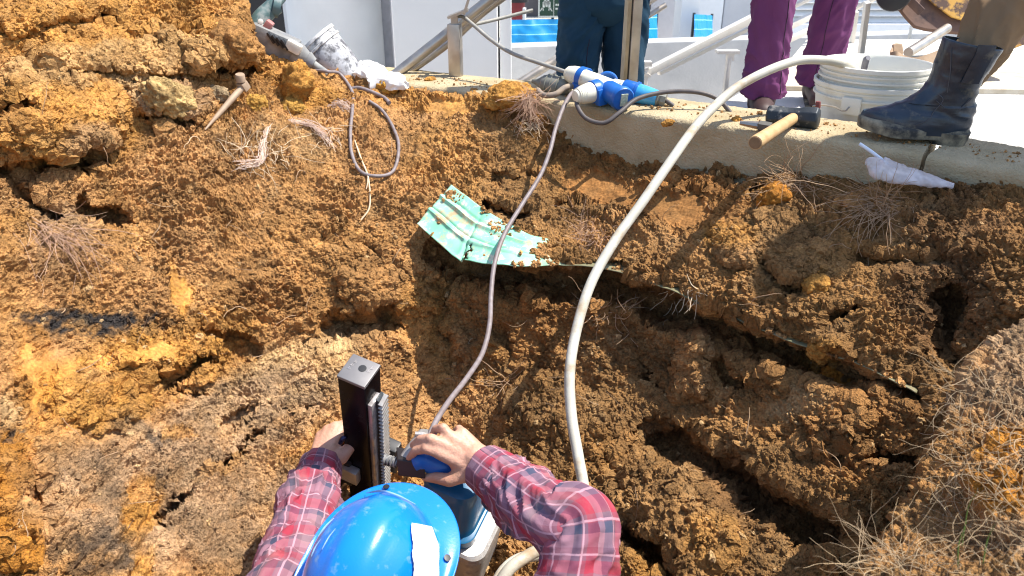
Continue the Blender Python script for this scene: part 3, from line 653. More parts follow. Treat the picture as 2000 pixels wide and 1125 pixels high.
# ---- pot, little post, sign
t = thing('plant_pot', 'dark red plant pot above the blue tarpaulin', 'pot', V(1008, 45, 7.2))
p = V(1008, 52, 7.2); b = MB(); b.lathe(p, (0, 0, 1), [(0, .06), (.18, .082), (.22, .085)], 24); b.build('pot_body', mat('red_clay', (.24, .02, .025), .5), t)
b = MB(); b.lathe(p + Vector((0, 0, .22)), (0, 0, 1), [(0, .115), (.05, .118), (.052, .10), (.03, .09)], 24); b.build('pot_rim', M_BLACK, t)
p = V(1024, 46, 6.9); b = MB(); b.lathe(p, (0, 0, 1), [(0, .016), (.13, .016), (.134, .012)], 12); tag(b.build('short_pipe', M_WHITE), 'short white upright pipe right of the red pot', 'pipe')
t = thing('assembly_sign', 'dark green assembly point sign with white frame and pictograms on grey wall', 'sign', V(1074, 33, 9.4))
c0, c1 = V(1051, 33.5, 9.3), V(1120, -60, 9.3); M_SGN = mat('sign_green', (.008, .05, .03), .5); M_SGW = mat('sign_white', (.62, .66, .62), .6, amount=.1)
cx_, cz = (c0.x + c1.x) / 2, (c0.z + c1.z) / 2; W_, H_ = c1.x - c0.x, c1.z - c0.z
b = MB(); b.box((cx_, c0.y, cz), (W_, .02, H_)); b.build('panel', M_SGN, t)
b = MB()
for sx in (-1, 1): b.box((cx_ + sx * (W_ / 2 - .008), c0.y - .012, cz), (.016, .012, H_))
for sz in (-1, 1): b.box((cx_, c0.y - .0125, cz + sz * (H_ / 2 - .008)), (W_ - .034, .012, .016))
b.build('frame', M_SGW, t)
b = MB()
def sq(x, y, wd, ht, rot=0):
    p = V(x, y, 9.3); b.box((p.x, c0.y - .013, p.z), (wd, .006, ht), Matrix.Rotation(rot, 3, 'Y'))
for x, y in ((1061.5, 5), (1067, 3.5), (1072.5, 5), (1064, 1), (1070, 1)):
    sq(x, y + 4, .026, .05); p = V(x, y - 1.2, 9.3); b.lathe((p.x, c0.y - .01, p.z), (0, -1, 0), [(0, .014), (.006, .014)], 12)
for x, s in ((1057.5, 1), (1075, -1)):
    sq(x - s * .8, 18, .045, .010, s * -math.pi / 4); sq(x + s * 1.4, 15.2, .030, .010, 0); sq(x + s * 3.2, 17.2, .010, .030, 0)
sq(1081, 12, .006, .22)
for x, y in ((1086, 16), (1090, 16), (1086, 8), (1090, 8)): sq(x, y, .02, .02)
b.build('pictogram', M_SGW, t)

# ---- handrails
def boxpost(b, px0, py0, d0, py1, wd, depth=.05):
    p = V(px0, py0, d0); q = V(px0, py1, d0); z1 = p.z
    # upright whose foot drops straight down
    b.box((p.x, p.y, z1 - (z1 - q.z) / 2), (wd, depth, z1 - q.z), None, .002); return p
t = thing('cut_handrail', 'sloping brushed steel handrail on a short square post beside the white pillar', 'handrail', Vz(893, 157, 0))
b = MB(); p = Vz(891, 150, 0.0); b.box((p.x, p.y, .085), (.040, .040, .168), Matrix.Rotation(math.radians(-12), 3, 'Z'), .002); b.build('post', M_STEEL, t)
b = MB(); b.box((p.x, p.y, .182), (.022, .022, .028)); b.box((p.x + .012, p.y, .20), (.07, .045, .008), Matrix.Rotation(math.radians(-20), 3, 'Y')); b.box((p.x + .04, p.y, .222), (.008, .04, .05), Matrix.Rotation(math.radians(20), 3, 'Y')); b.build('bracket', M_STEEL, t)
b = MB(); b.tube([V(1180, -168, 2.42), V(961, -4, 2.52), V(868, 70, 2.56), V(772, 146, 2.60), V(740, 172, 2.62)], .0175, 14, 30); b.build('rail', M_STEEL, t)
b = MB(); b.tube([V(1190, -150, 2.46), V(960, 12, 2.565), V(880, 82, 2.61), V(795, 144, 2.65), V(765, 166, 2.66)], .0125, 12, 30); b.build('lower_rail', M_STEEL, t)
t = thing('steel_post', 'tall square brushed steel post right of the dark jeans', 'post', Vz(1234, 165, 0))
b = MB(); p = V(1230, 150, 2.42); b.box((p.x, p.y, .50), (.030, .058, 1.02), Matrix.Rotation(math.radians(14), 3, 'Z'), .002); b.build('main_tube', M_STEEL, t)
b = MB(); b.box((p.x - .021, p.y - .014, .50), (.012, .030, 1.02), Matrix.Rotation(math.radians(14), 3, 'Z'), .001); b.build('edge_strip', mat('dark_tan_steel', (.40, .33, .23), .4, .7, amount=.5), t)  # narrow left face in a darker, tanner steel colour
t = thing('stair_rail', 'faint steel stair rail rising behind the soil tuft and dark jeans', 'handrail', V(1010, 165, 3.7), 'railings by the stairs')
b = MB(); b.tube([V(985, 182, 3.7), V(1100, 108, 3.75), V(1300, -20, 3.8)], .022, 12, 20); b.build('rail', M_STEEL, t)
b = MB(); b.tube([V(1020, 190, 3.75), V(1110, 130, 3.8), V(1300, 10, 3.85)], .014, 10, 20); b.build('lower_rail', M_STEEL, t)
t = thing('stair_rail', 'pale double stair rail climbing from the steel post to the purple trousers', 'handrail', V(1258, 190, 3.5), 'railings by the stairs')
b = MB(); b.beam(V(1246, 150, 3.5), V(1720, -92, 3.9), .035, .034, bev=.004); b.build('rail', M_PALERAIL, t)
b = MB(); b.beam(V(1286, 131 + 12, 3.58), V(1720, -72, 3.95), .025, .02, bev=.004); b.build('lower_rail', M_PALERAIL, t)
b = MB(); p = boxpost(b, 1259, 145, 3.5, 260, .030, .03); b.build('post', M_PALERAIL, t)
b = MB(); b.box(V(1256, 124, 3.48), (.075, .05, .02)); b.box(V(1260, 143, 3.5), (.05, .04, .012), Matrix.Rotation(.5, 3, 'Y')); b.build('bracket', M_PALERAIL, t)
t = thing('bracket_post', 'thin pale post with a flat top plate left of the purple trousers', 'post', V(1418, 220, 3.0), 'railings by the stairs')
b = MB(); boxpost(b, 1424, 112, 3.0, 240, .016, .03); b.build('post', M_PALERAIL, t)
b = MB(); b.box(V(1421, 101, 3.0), (.085, .05, .012)); b.box(V(1426, 110, 3.0), (.025, .03, .03)); b.build('top_plate', M_PALERAIL, t)
t = thing('stair_rail', 'pale rail seen between the two purple trouser legs', 'handrail', V(1535, 150, 3.8), 'railings by the stairs')
b = MB(); b.beam(V(1500, 71, 3.8), V(1600, 24, 3.9), .03, .03, bev=.004); b.build('rail', M_PALERAIL, t)
b = MB(); b.beam(V(1500, 97, 3.8), V(1600, 50, 3.9), .026, .026, bev=.004); b.build('lower_rail', M_PALERAIL, t)
b = MB(); boxpost(b, 1532, -10, 3.3, 175, .022, .03); b.build('post', M_PALERAIL, t)
t = thing('end_rail', 'pale railing with two leaning posts behind the white pails', 'handrail', V(1685, 130, 3.4), 'railings by the stairs')
b = MB(); b.beam(V(1694, 4, 3.4), V(1677, 140, 3.62), .022, .03, up=(0, 1, 0), bev=.002); b.build('post', M_PALERAIL, t)
b = MB(); b.beam(V(1672, 22, 3.9), V(1656, 140, 4.1), .020, .03, up=(0, 1, 0), bev=.002); b.build('post', M_PALERAIL, t)
b = MB(); b.tube([V(1664, 20, 3.9), V(1715, -6, 3.6), V(1900, -100, 3.4)], .012, 8); b.build('rail', M_PALERAIL, t)
b = MB(); boxpost(b, 1781, 50, 4.2, 120, .012, .02); tag(b.build('thin_post', M_PALERAIL), 'very thin upright rod below the digger bucket', 'rod', 'railings by the stairs')
b = MB(); boxpost(b, 1993, 60, 4.2, 120, .012, .02); tag(b.build('thin_post', M_PALERAIL), 'very thin upright rod at the right edge of the picture', 'rod', 'railings by the stairs')
# ---- boards, blue strip
M_PLY = mat('weathered_plywood', (.62, .56, .45), .8, col2=(.48, .40, .28), scale=20, bump=.2)
p, q = Vz(1500, 168, -.098), Vz(2060, 176, -.098)
b = MB(); b.prism([(p.x, p.y, -.116), (q.x, q.y, -.116), (q.x + .4, q.y + .9, -.116), (p.x + .25, p.y + .55, -.116)], (0, 0, .018))
tag(b.build('plywood_board', M_PLY), 'thin plywood board lying on the paving behind the pails', 'board')
# ================================================================ things lying about
M_WPL = mat('white_plastic', (.80, .78, .70), .45, amount=.2, scale=8, dirt=(.50, .44, .33), dscale=7, dlo=.55, dhi=.8)
M_BLUE = mat('blue_plastic', (.012, .13, .48), .35, col2=(.008, .10, .40), scale=20, dirt=(.30, .33, .36), dscale=16, dlo=.60, dhi=.85)
M_CREAM = mat('cream_plastic', (.76, .72, .58), .4, amount=.15, scale=20, dirt=(.36, .24, .16), dscale=24, dlo=.56, dhi=.72)
M_GREY = mat('grey_plastic', (.20, .20, .17), .55, amount=.4, scale=40, dirt=(.36, .32, .22), dscale=22, dlo=.52, dhi=.75)
M_CLEARB = mat('clear_blue_plastic', (.03, .30, .62), .2, col2=(.08, .36, .60), scale=30, dirt=(.25, .3, .3), dlo=.6, dhi=.8)
def cord_mat(name, c, c2): return mat(name, c, .55, col2=c2, scale=60, bump=.04, bscale=200)
M_CORDP = cord_mat('mauve_cord', (.23, .195, .20), (.17, .13, .12)); M_CORDK = cord_mat('dark_cord', (.075, .065, .065), (.11, .09, .08)); M_CORDG = cord_mat('grey_cord', (.32, .31, .28), (.24, .23, .20))
M_HOSE = mat('white_hose', (.56, .54, .46), .42, col2=(.47, .44, .36), scale=16, bump=.12, bscale=260, dirt=(.36, .24, .12), dscale=17, dlo=.51, dhi=.74)

# ---- water hose from the pail to the drill
b = MB()
b.tube([V(1700, 168, 2.08), V(1668, 136, 2.06), V(1640, 123, 2.04), V(1600, 117, 2.02), V(1555, 119, 2.0), V(1500, 138, 1.97), V(1440, 170, 1.95), V(1395, 208, 1.92), V(1355, 252, 1.88), V(1312, 312, 1.83), V(1256, 393, 1.79), V(1200, 472, 1.75), V(1155, 552, 1.71), V(1127, 640, 1.67), V(1113, 725, 1.63),
        V(1116, 810, 1.60), V(1129, 890, 1.56), V(1141, 965, 1.53), V(1132, 1018, 1.5), V(1085, 1057, 1.47), V(1032, 1085, 1.45), V(990, 1118, 1.43), V(962, 1180, 1.42), V(985, 1240, 1.44), V(1070, 1210, 1.5), V(1112, 1130, 1.55), V(1075, 1087, 1.53), V(1020, 1090, 1.50), V(982, 1118, 1.47), V(955, 1175, 1.44), V(930, 1240, 1.43)], .0116, 14, 420)
tag(b.build('water_hose', M_HOSE), 'thick white braided hose running from the pail down into the pit', 'hose')
b = MB()
b.tube([V(1122, 178, 2.22), V(1112, 188, 2.19), V(1098, 215, 2.14), V(1084, 255, 2.1), V(1074, 295, 2.06), V(1054, 345, 2.02), V(1018, 402, 1.96), V(985, 458, 1.9), V(966, 515, 1.85), V(959, 575, 1.8), V(956, 635, 1.74), V(942, 690, 1.68), V(912, 738, 1.6), V(878, 782, 1.52), V(852, 822, 1.46), V(838, 856, 1.42), V(832, 880, 1.41)], .0058, 10, 160)
tag(b.build('hanging_cable', M_CORDP), 'slim mauve power cord hanging from the plugs down to the drill handle', 'cord')
pts = [on_soil(x, y, .010)[0] for x, y in ((668, 150), (681, 180), (688, 215), (681, 260), (682, 300), (700, 335), (735, 350), (763, 332), (776, 290), (766, 250), (742, 218), (716, 203))]
b = MB(); b.tube([V(612, 138, 2.33), V(640, 140, 2.30)] + pts, .0050, 10, 160)
tag(b.build('cord_loop', M_CORDP), 'mauve cord lying in an open loop on the ochre soil', 'cord')
pts = [on_soil(x, y, .010)[0] for x, y in ((683, 168), (705, 178), (745, 194), (760, 205))]
b = MB(); b.tube(pts, .006, 10, 40); tag(b.build('cord_piece', M_CORDP), 'short straight stretch of mauve cord above the loop, half buried', 'cord')
b = MB(); b.tube([V(1126, 186, 2.16), V(1128, 208, 2.13), V(1146, 232, 2.10), V(1180, 240, 2.08), V(1210, 220, 2.08), V(1245, 193, 2.1), V(1300, 180, 2.11), V(1360, 180, 2.1), V(1402, 194, 2.1), V(1430, 224, 2.1)], .0062, 10, 120)
tag(b.build('black_cord', M_CORDK), 'dark cord sagging over the kerb front and arching to the right', 'cord')
b = MB(); b.tube([V(1112, 143, 2.26), V(1062, 126, 2.3), V(1000, 104, 2.36), V(958, 77, 2.42), V(926, 50, 2.46), V(904, 33, 2.49), V(890, 34, 2.5), V(886, 45, 2.54), V(900, 52, 2.60), V(960, 40, 2.7), V(1040, 20, 2.75)], .0062, 10, 120)
tag(b.build('grey_cable', M_CORDG), 'grey cable looped over the steel handrail and into the white plug', 'cable')

# ---- plugs on the kerb
def lat(b, a, e, prof, n=24):
    a, e = Vector(a), Vector(e); L = (e - a).length; b.lathe(a, e - a, [(q[0] * L, q[1]) for q in prof], n); return b
D = 2.18
K = 1.0
t = thing('plug_splitter', 'cream and blue three way plug splitter resting on the kerb', 'splitter', Vz(1180, 185, 0))
b = MB(); lat(b, V(1138, 152, D + .04), V(1206, 178, D), [(0, .025), (.3, .026), (.7, .026), (1, .026)]); lat(b, V(1176, 165, D + .01), V(1165, 176, D - .01), [(0, .022), (1, .025)]); lat(b, V(1180, 168, D), V(1203, 184, D - .04), [(0, .022), (1, .027)]); b.build('splitter_body', M_CREAM, t)
b = MB(); lat(b, V(1186, 176, D - .02), V(1216, 194, D - .07), [(0, .0275), (.1, .03), (.75, .031), (.78, .033), (1, .033), (1.0, .028)]); b.build('closed_socket', M_BLUE, t)
b = MB(); p, q = V(1213, 190, D - .068), V(1219.5, 196, D - .085); b.lathe(p, q - p, [(0, .0325), (.012, .033), (.016, .030), (.018, .0)], 28); b.build('lid', M_BLUE, t)
ax = (q - p).normalized(); r_ = ax.cross(Vector((0, 0, 1))).normalized(); u_ = r_.cross(ax)
b = MB(); b.box(p + ax * .0205, (.02, .034, .003), Matrix((r_, u_, ax)).transposed()); b.build('rating_label', mat('pale_label', (.55, .60, .48), .6, col2=(.30, .38, .30), scale=160), t)
b = MB(); lat(b, V(1197, 170, D + .03), V(1219, 176, D + .02), [(0, .024), (1, .026)]); b.build('socket_neck', M_CREAM, t)
b = MB(); lat(b, V(1217, 175, D + .02), V(1246, 183, D + .005), [(0, .0275), (.08, .030), (.8, .030), (.85, .033), (1, .033)]); b.build('open_socket', M_BLUE, t)
b = MB(); p = V(1187, 157, D + .06); q = V(1183, 172, D + .03); b.lathe(p, q - p, [(0, .030), (.010, .031), (.012, .027), (.004, .026)], 28); b.build('open_lid', M_BLUE, t)
def plug(label, a, e, collar=True, latch=False, m=M_CREAM):
    t = thing('cable_plug', label, 'plug', Vector(a), 'plugs on the kerb')
    b = MB(); lat(b, a, e, [(0, .009), (.03, .016), (.1, .019), (.2, .023), (.35, .026), (.6, .0285), (.7, .0285), (.72, .025)]); b.build('plug_body', m, t)
    b = MB()
    for k in range(5): lat(b, Vector(a).lerp(Vector(e), .1 + .055 * k), Vector(a).lerp(Vector(e), .125 + .055 * k), [(0, .0195 + .0012 * k), (.5, .0215 + .0012 * k), (1, .0198 + .0012 * k)])
    b.build('grip_ribs', m, t)
    b = MB(); lat(b, Vector(a).lerp(Vector(e), .66), Vector(a).lerp(Vector(e), 1.0), [(0, .0292), (.06, .0315), (.5, .0318), (.9, .0318), (1, .0295)])
    x = (Vector(e) - Vector(a)).normalized(); y = x.cross(Vector((0, 0, 1))).normalized(); z = y.cross(x)
    if latch: b.box(Vector(a).lerp(Vector(e), .86) - y * -.024 - z * .012, (.03, .02, .045), Matrix((x, y, z)).transposed(), .003)
    else: b.box(Vector(a).lerp(Vector(e), .84) - z * .022 + y * .018, (.04, .02, .02), Matrix((x, y, z)).transposed(), .003)
    b.build('collar', M_BLUE, t); return t
plug('cream plug with blue collar at the far end, fed by the grey cable', V(1106, 142, D + .09), V(1147, 155, D + .045))
plug('cream cone shaped plug nearest the pit, with the dark cord', V(1122, 189, D - .05), V(1171, 176, D - .015), latch=True)
t = thing('blue_plug', 'translucent blue plug with grey cable gland, rightmost of the plugs', 'plug', V(1246, 183, D), 'plugs on the kerb')
b = MB(); lat(b, V(1243, 182, D + .005), V(1284, 192, D - .015), [(0, .0285), (.1, .0285), (.6, .0255), (1, .022)]); b.build('plug_body', M_CLEARB, t)
b = MB(); lat(b, V(1280, 191, D - .013), V(1300, 196, D - .02), [(0, .021), (.3, .0245), (.35, .019), (.5, .019), (.55, .021), (1, .0205)], 8); b.build('gland', M_GREY, t)
b = MB(); b.tube([V(1297, 195, D - .02), V(1307, 201, D - .03), V(1315, 207, D - .03)], .0062, 10, 10); b.build('cable_tail', M_CORDK, t)
t = thing('inline_connector', 'dusty grey rubber connector lying beside the soil tuft', 'connector', V(1080, 178, 2.3))
b = MB(); lat(b, V(1040, 158, 2.34), V(1114, 174, 2.28), [(0, .006), (.14, .011), (.18, .014), (.32, .026), (.42, .029), (.7, .030), (.9, .022), (1, .012)], 12); b.build('housing', M_GREY, t)
for k, s in ((.42, .0), (.55, .0), (.72, .0)):
    b = MB(); lat(b, V(1040, 158, 2.34).lerp(V(1114, 174, 2.28), k), V(1040, 158, 2.34).lerp(V(1114, 174, 2.28), k + .035), [(0, .029), (.3, .0325), (.7, .0325), (1, .029)]); b.build('ring', M_GREY, t)
b = MB(); b.tube([V(1050, 176, 2.26), V(1062, 186, 2.22), V(1085, 184, 2.21), V(1102, 172, 2.22), V(1120, 168, 2.24), V(1136, 170, 2.24)], .0085, 10, 50)
tag(b.build('thick_cable', mat('dusty_cable', (.22, .18, .15), .8, col2=(.34, .26, .18), scale=40)), 'thick dusty brown cable beneath the plugs, beside the soil tuft', 'cable')

# ---- club hammer, chisel
t = thing('club_hammer', 'club hammer with dark head and wooden handle pointing over the kerb edge', 'hammer', Vz(1548, 250, 0))
M_IRON = mat('dark_iron', (.035, .042, .05), .5, .4, amount=.5, scale=40, dirt=(.30, .28, .25), dscale=26, dlo=.55, dhi=.7, bump=.3, bscale=90)
h0, h1 = V(1499, 226, 1.98), V(1600, 231, 1.92)
b = MB(); lat(b, h0, h1, [(0, .022), (.03, .0275), (.12, .0285), (.3, .027), (.36, .0245), (.64, .0245), (.7, .027), (.88, .0285), (.97, .0275), (1, .022)], 8); b.build('head', M_IRON, t, bevel=.002)
b = MB(); p, q = V(1560, 224, 1.975), V(1475, 279, 1.70)
b.tube([p, p.lerp(q, .35), p.lerp(q, .7), p.lerp(q, .97), q], [.0135, .0142, .0155, .0165, .0135], 18, 24); b.build('handle', mat('pale_wood', (.55, .36, .17), .6, col2=(.44, .26, .11), scale=22, bump=.2, dirt=(.26, .14, .06), dscale=14, dlo=.58, dhi=.8), t)
b = MB(); b.lathe(q, q - p, [(0.0, .0138), (.0014, .0130)], 18); b.build('end_grain', mat('end_grain', (.25, .15, .075), .8, amount=.5, scale=120), t)
t = thing('cold_chisel', 'dull grey steel chisel lying left of the hammer head', 'chisel', Vz(1470, 245, 0))
p, q = Vz(1446, 240, .012), Vz(1507, 249, .012)
b = MB(); b.tube([p, p.lerp(q, .6)], [.006, .0105], 8); b.build('tip', M_STEEL, t)
b = MB(); b.tube([p.lerp(q, .58), p.lerp(q, .62), q], [.010, .0135, .0125], 6); b.build('shank', mat('worn_steel', (.16, .15, .13), .6, .5, amount=.6), t)

# ---- two nested pails
def pail(label, c, ztop, zbot, R, r, ribs, bail=False, stripe=False, tilt=0.0):
    t = thing('plastic_pail', label, 'pail', (c[0], c[1], zbot), 'nested white pails')
    b = MB(); H = ztop - zbot
    out = [(0, r * .96), (.004, r), (H * .5, r + (R - r) * .5), (H - .012, R), (H - .010, R + .006), (H, R + .006), (H + .001, R + .001), (H - .004, R - .003), (H * .5, r + (R - r) * .5 - .003), (.006, r - .004), (.0055, .001)]
    b.lathe((c[0], c[1], zbot), (0, 0, 1), out, 64, caps=True); b.build('pail_body', M_WPL, t)
    for z, wd in ribs:
        b = MB(); rr = r + (R - r) * z / H; b.lathe((c[0], c[1], zbot + z), (0, 0, 1), [(0, rr + .0005), (.0005, rr + wd), (.005, rr + wd), (.0055, rr + .0005)], 64, caps=False); b.build('rim_rib', M_WPL, t)
    if bail:
        a = math.radians(-112); rr = R + .002; z = zbot + H - .048
        p = Vector((c[0] + rr * math.cos(math.radians(-130)), c[1] + rr * math.sin(math.radians(-130)), z))
        b = MB(); n = Vector((math.cos(math.radians(-130)), math.sin(math.radians(-130)), 0)); s = n.cross(Vector((0, 0, 1)))
        b.box(p, (.05, .012, .045), Matrix((s, n, Vector((0, 0, 1)))).transposed(), .003); b.build('handle_lug', M_WPL, t)
        b = MB(); e = V(1597, 206, 1.98)
        b.tube([p + n * .012, p + n * .018 + Vector((-.01, 0, -.01)), (p + n * .02).lerp(e, .5), e, e + Vector((-.004, 0, -.02)), Vector((c[0] - .12, c[1] - .2, zbot + .01))], .0022, 8, 40); b.build('bail', M_STEEL, t)
        b = MB(); lat(b, e + Vector((0, 0, .01)), e - Vector((0, 0, .016)), [(0, .006), (.5, .008), (1, .006)]); b.build('bail_grip', mat('red_plastic', (.22, .05, .045), .5), t)
    if stripe:
        pts = []
        for k in range(17):
            a = math.radians(-150 + 50 * k / 16); pts.append([(c[0] + (r + .0016 + (R - r) * zz / H) * math.cos(a), c[1] + (r + .0016 + (R - r) * zz / H) * math.sin(a), zbot + zz) for zz in (.035, .065)])
        b = MB(); b.sheet(np.array(pts)); b.build('blue_label', mat('label_blue', (.01, .06, .36), .4), t)
    return t
pc = (1.0, 2.17)
pail('outer white pail with wire bail and blue label, holding another pail', pc, .075, -.118, .146, .122, [(.155, .008), (.172, .004)], True, True)
pail('inner white pail nested in the outer one, with the hose end inside', (pc[0] + .004, pc[1]), .122, -.095, .141, .118, [(.195, .007), (.18, .010), (.165, .006)])
b = MB(); b.tube([V(1684, 150, 2.16), V(1688, 132, 2.14), V(1692, 117, 2.12), V(1696, 113, 2.11)], [.008, .009, .009, .007], 10, 20); tag(b.build('hose_stub', mat('slate_rubber', (.12, .12, .15), .5)), 'short slate grey rubber stub poking from the inner pail', 'rubber stub')

# ---- drink bag with a straw
t = thing('drink_bag', 'crumpled clear plastic drink bag lying on soil under the boot', 'plastic bag', on_soil(1770, 350)[0])
r, c = 60, 40; path = spline([V(1862, 362, 1.66), V(1830, 357, 1.67), V(1790, 347, 1.69), V(1750, 338, 1.70), V(1722, 330, 1.705), V(1708, 322, 1.71), V(1706, 312, 1.715)], r)
T, U, W = frames(path, (0, -.4, .9)); s = np.linspace(0, 1, r)
ra = np.interp(s, [0, .2, .45, .7, .82, .93, 1], [.006, .014, .026, .034, .022, .020, .012]); rb = ra * np.interp(s, [0, .5, .8, 1], [.5, .55, .5, .7])
th = np.linspace(0, 2 * np.pi, c, endpoint=False)
P = path[:, None] + U[:, None] * (np.cos(th)[None, :, None] * rb[:, None, None]) + W[:, None] * (np.sin(th)[None, :, None] * ra[:, None, None])
q = P.reshape(-1, 3); rd = (P - path[:, None]); rd /= np.linalg.norm(rd, axis=2)[..., None]
P = P + rd * ((1 - np.abs(perlin(q * 45))) ** 2 * .006 - .002 + fbm(q * 90, 2) * .0015).reshape(r, c, 1)
def film_mat(name, col, alpha):
    m, N, L, bs = node_mat(name); bs.inputs['Base Color'].default_value = (*col, 1); bs.inputs['Roughness'].default_value = .3
    tc = N.new('ShaderNodeTexCoord'); nz = N.new('ShaderNodeTexNoise'); nz.inputs['Scale'].default_value = 40; L.new(tc.outputs['Object'], nz.inputs['Vector'])
    mr = N.new('ShaderNodeMapRange'); mr.inputs[1].default_value = .35; mr.inputs[2].default_value = .65; mr.inputs[3].default_value = alpha - .15; mr.inputs[4].default_value = alpha + .1; L.new(nz.outputs[0], mr.inputs[0]); L.new(mr.outputs[0], bs.inputs['Alpha'])
    return m
b = MB(); b.add(P.reshape(-1, 3), [tuple(f) for f in grid_faces(r, c, True)] + [tuple(range(c - 1, -1, -1)), tuple(range((r - 1) * c, r * c))]); b.build('bag_film', film_mat('cloudy_film', (.80, .74, .74), .55), t)
b = MB(); b.tube([V(1679, 281, 1.755), V(1704, 298, 1.74), V(1735, 322, 1.715)], .0042, 10, 12); b.build('straw', mat('pale_straw', (.72, .78, .86), .35, amount=.1), t)

# ---- white plastic bag by the heap
th, ph = np.meshgrid(np.linspace(0, 2 * np.pi, 90, endpoint=False), np.linspace(.02, np.pi - .02, 60)); s_ = np.stack([np.sin(ph) * np.cos(th), np.sin(ph) * np.sin(th), np.cos(ph)], -1)
a_ = s_ * np.array((.105, .055, .034)); a_[..., 2] = np.maximum(a_[..., 2], -.012) + .030 * np.exp(-((s_[..., 0] + .55) / .5) ** 2) * (s_[..., 2] > 0)
q = a_.reshape(-1, 3); a_ = a_ + s_ * ((1 - np.abs(fbm(q * 16 + 3, 3))) ** 2 * .016 - .010).reshape(60, 90, 1)
o_ = np.array(Vz(742, 160, .012)); ca, sa = math.cos(-.45), math.sin(-.45)
a_ = np.stack([a_[..., 0] * ca - a_[..., 1] * sa, a_[..., 0] * sa + a_[..., 1] * ca, a_[..., 2]], -1) + o_
b = MB(); b.add(a_.reshape(-1, 3), [tuple(f) for f in grid_faces(60, 90, True)] + [tuple(range(89, -1, -1)), tuple(range(59 * 90, 60 * 90))])
tag(b.build('plastic_bag', mat('white_film', (.80, .78, .74), .4, amount=.12)), 'white plastic bag slumped on the kerb end beside the stained pail', 'plastic bag')

# ---- stained pail on its side and the power tool on the heap
M_STAIN = mat('cement_stained_metal', (.36, .37, .40), .6, .1, col2=(.56, .56, .57), scale=24, dirt=(.10, .10, .11), dscale=34, dlo=.47, dhi=.60, bump=.4, bscale=50)
t = thing('stained_pail', 'cement smeared grey pail tipped on its side on the heap', 'pail', V(650, 130, 2.42))
a, e = V(612, 78, 2.42), V(683, 158, 2.47)
b = MB(); lat(b, a, e, [(.12, .062), (.14, .072), (.2, .073), (.9, .064), (1, .060), (1.0, .001)], 40); b.build('pail_body', M_STAIN, t)
b = MB(); lat(b, a, e, [(0, .072), (.005, .078), (.06, .078), (.07, .072), (.15, .072), (.16, .078), (.2, .078), (.21, .073)], 40); b.build('rim', mat('pale_rim', (.68, .67, .66), .55, col2=(.5, .5, .5), scale=30, dirt=(.14, .14, .15), dscale=30, dlo=.50, dhi=.62), t)
b = MB(); b.tube([V(648, 76, 2.40), V(664, 84, 2.40), V(676, 98, 2.41), V(680, 114, 2.42)], .0022, 8, 30); b.build('bail', M_STEEL, t)
t = thing('power_drill', 'dusty power tool with green grey handle lying on the soil heap', 'power tool', V(545, 95, 2.28))
M_TOOL = mat('dusty_green_plastic', (.05, .10, .10), .45, col2=(.09, .15, .15), scale=30, dirt=(.30, .31, .30), dscale=13, dlo=.52, dhi=.68)
M_DUST = mat('dusty_grey_casing', (.15, .15, .15), .7, col2=(.30, .30, .29), scale=26, dirt=(.16, .17, .20), dscale=20, dlo=.54, dhi=.66, bump=.3)
b = MB(); b.tube([V(499, 62, 2.30), V(508, 40, 2.30), V(524, 22, 2.31), V(540, 10, 2.32)], [.030, .028, .026, .027], 16, 24, flat=.8); lat(b, V(531, 10, 2.31), V(545, 14, 2.32), [(0, .030), (1, .033)], 20); b.build('rear_handle', M_TOOL, t)
b = MB(); p = V(509, 42, 2.27); b.lathe(p, p - V(509, 42, 2.4), [(0, .008), (.006, .008), (.007, .005)], 16); b.build('lock_button', M_WPL, t)
b = MB(); b.box(V(524, 50, 2.275), (.022, .03, .03), Matrix.Rotation(.7, 3, 'Y'), .005); b.build('trigger', mat('faded_red', (.5, .2, .18), .5), t)
x = (V(603, 122, 2.33) - V(492, 62, 2.29)).normalized(); 
b = MB(); b.beam(V(490, 64, 2.29), V(580, 104, 2.32), .07, .075, bev=.012); b.build('motor_casing', M_DUST, t)
b = MB(); lat(b, V(574, 102, 2.31), V(612, 126, 2.33), [(0, .034), (.2, .036), (.6, .026), (.65, .029), (1, .020)], 20); b.build('gear_head', M_DUST, t)
for k in range(4): b = MB(); p = V(530 + 9 * k, 74 + 4.5 * k, 2.262); b.box(p, (.006, .02, .034), Matrix.Rotation(-.5, 3, 'Y')); b.build('vent_slot', M_BLACK, t)
b = MB(); b.box(V(574, 92, 2.27), (.045, .03, .03), Matrix.Rotation(.5, 3, 'Y'), .006); b.build('selector_knob', M_WPL, t)
b = MB(); lat(b, V(612, 126, 2.33), V(640, 146, 2.34), [(0, .013), (1, .012)], 12); b.build('chuck', M_DUST, t)
b = MB(); b.tube([V(541, 9, 2.32), V(556, -6, 2.33), V(580, -40, 2.34)], [.012, .009, .007], 10, 12); b.build('cord_sleeve', M_TOOL, t)
b = MB(); b.tube([V(507, 30, 2.34), V(510, 18, 2.35), V(522, 6, 2.36), V(545, -6, 2.36), V(600, -40, 2.37)], .006, 8, 24); b.build('cord', M_CORDG, t)

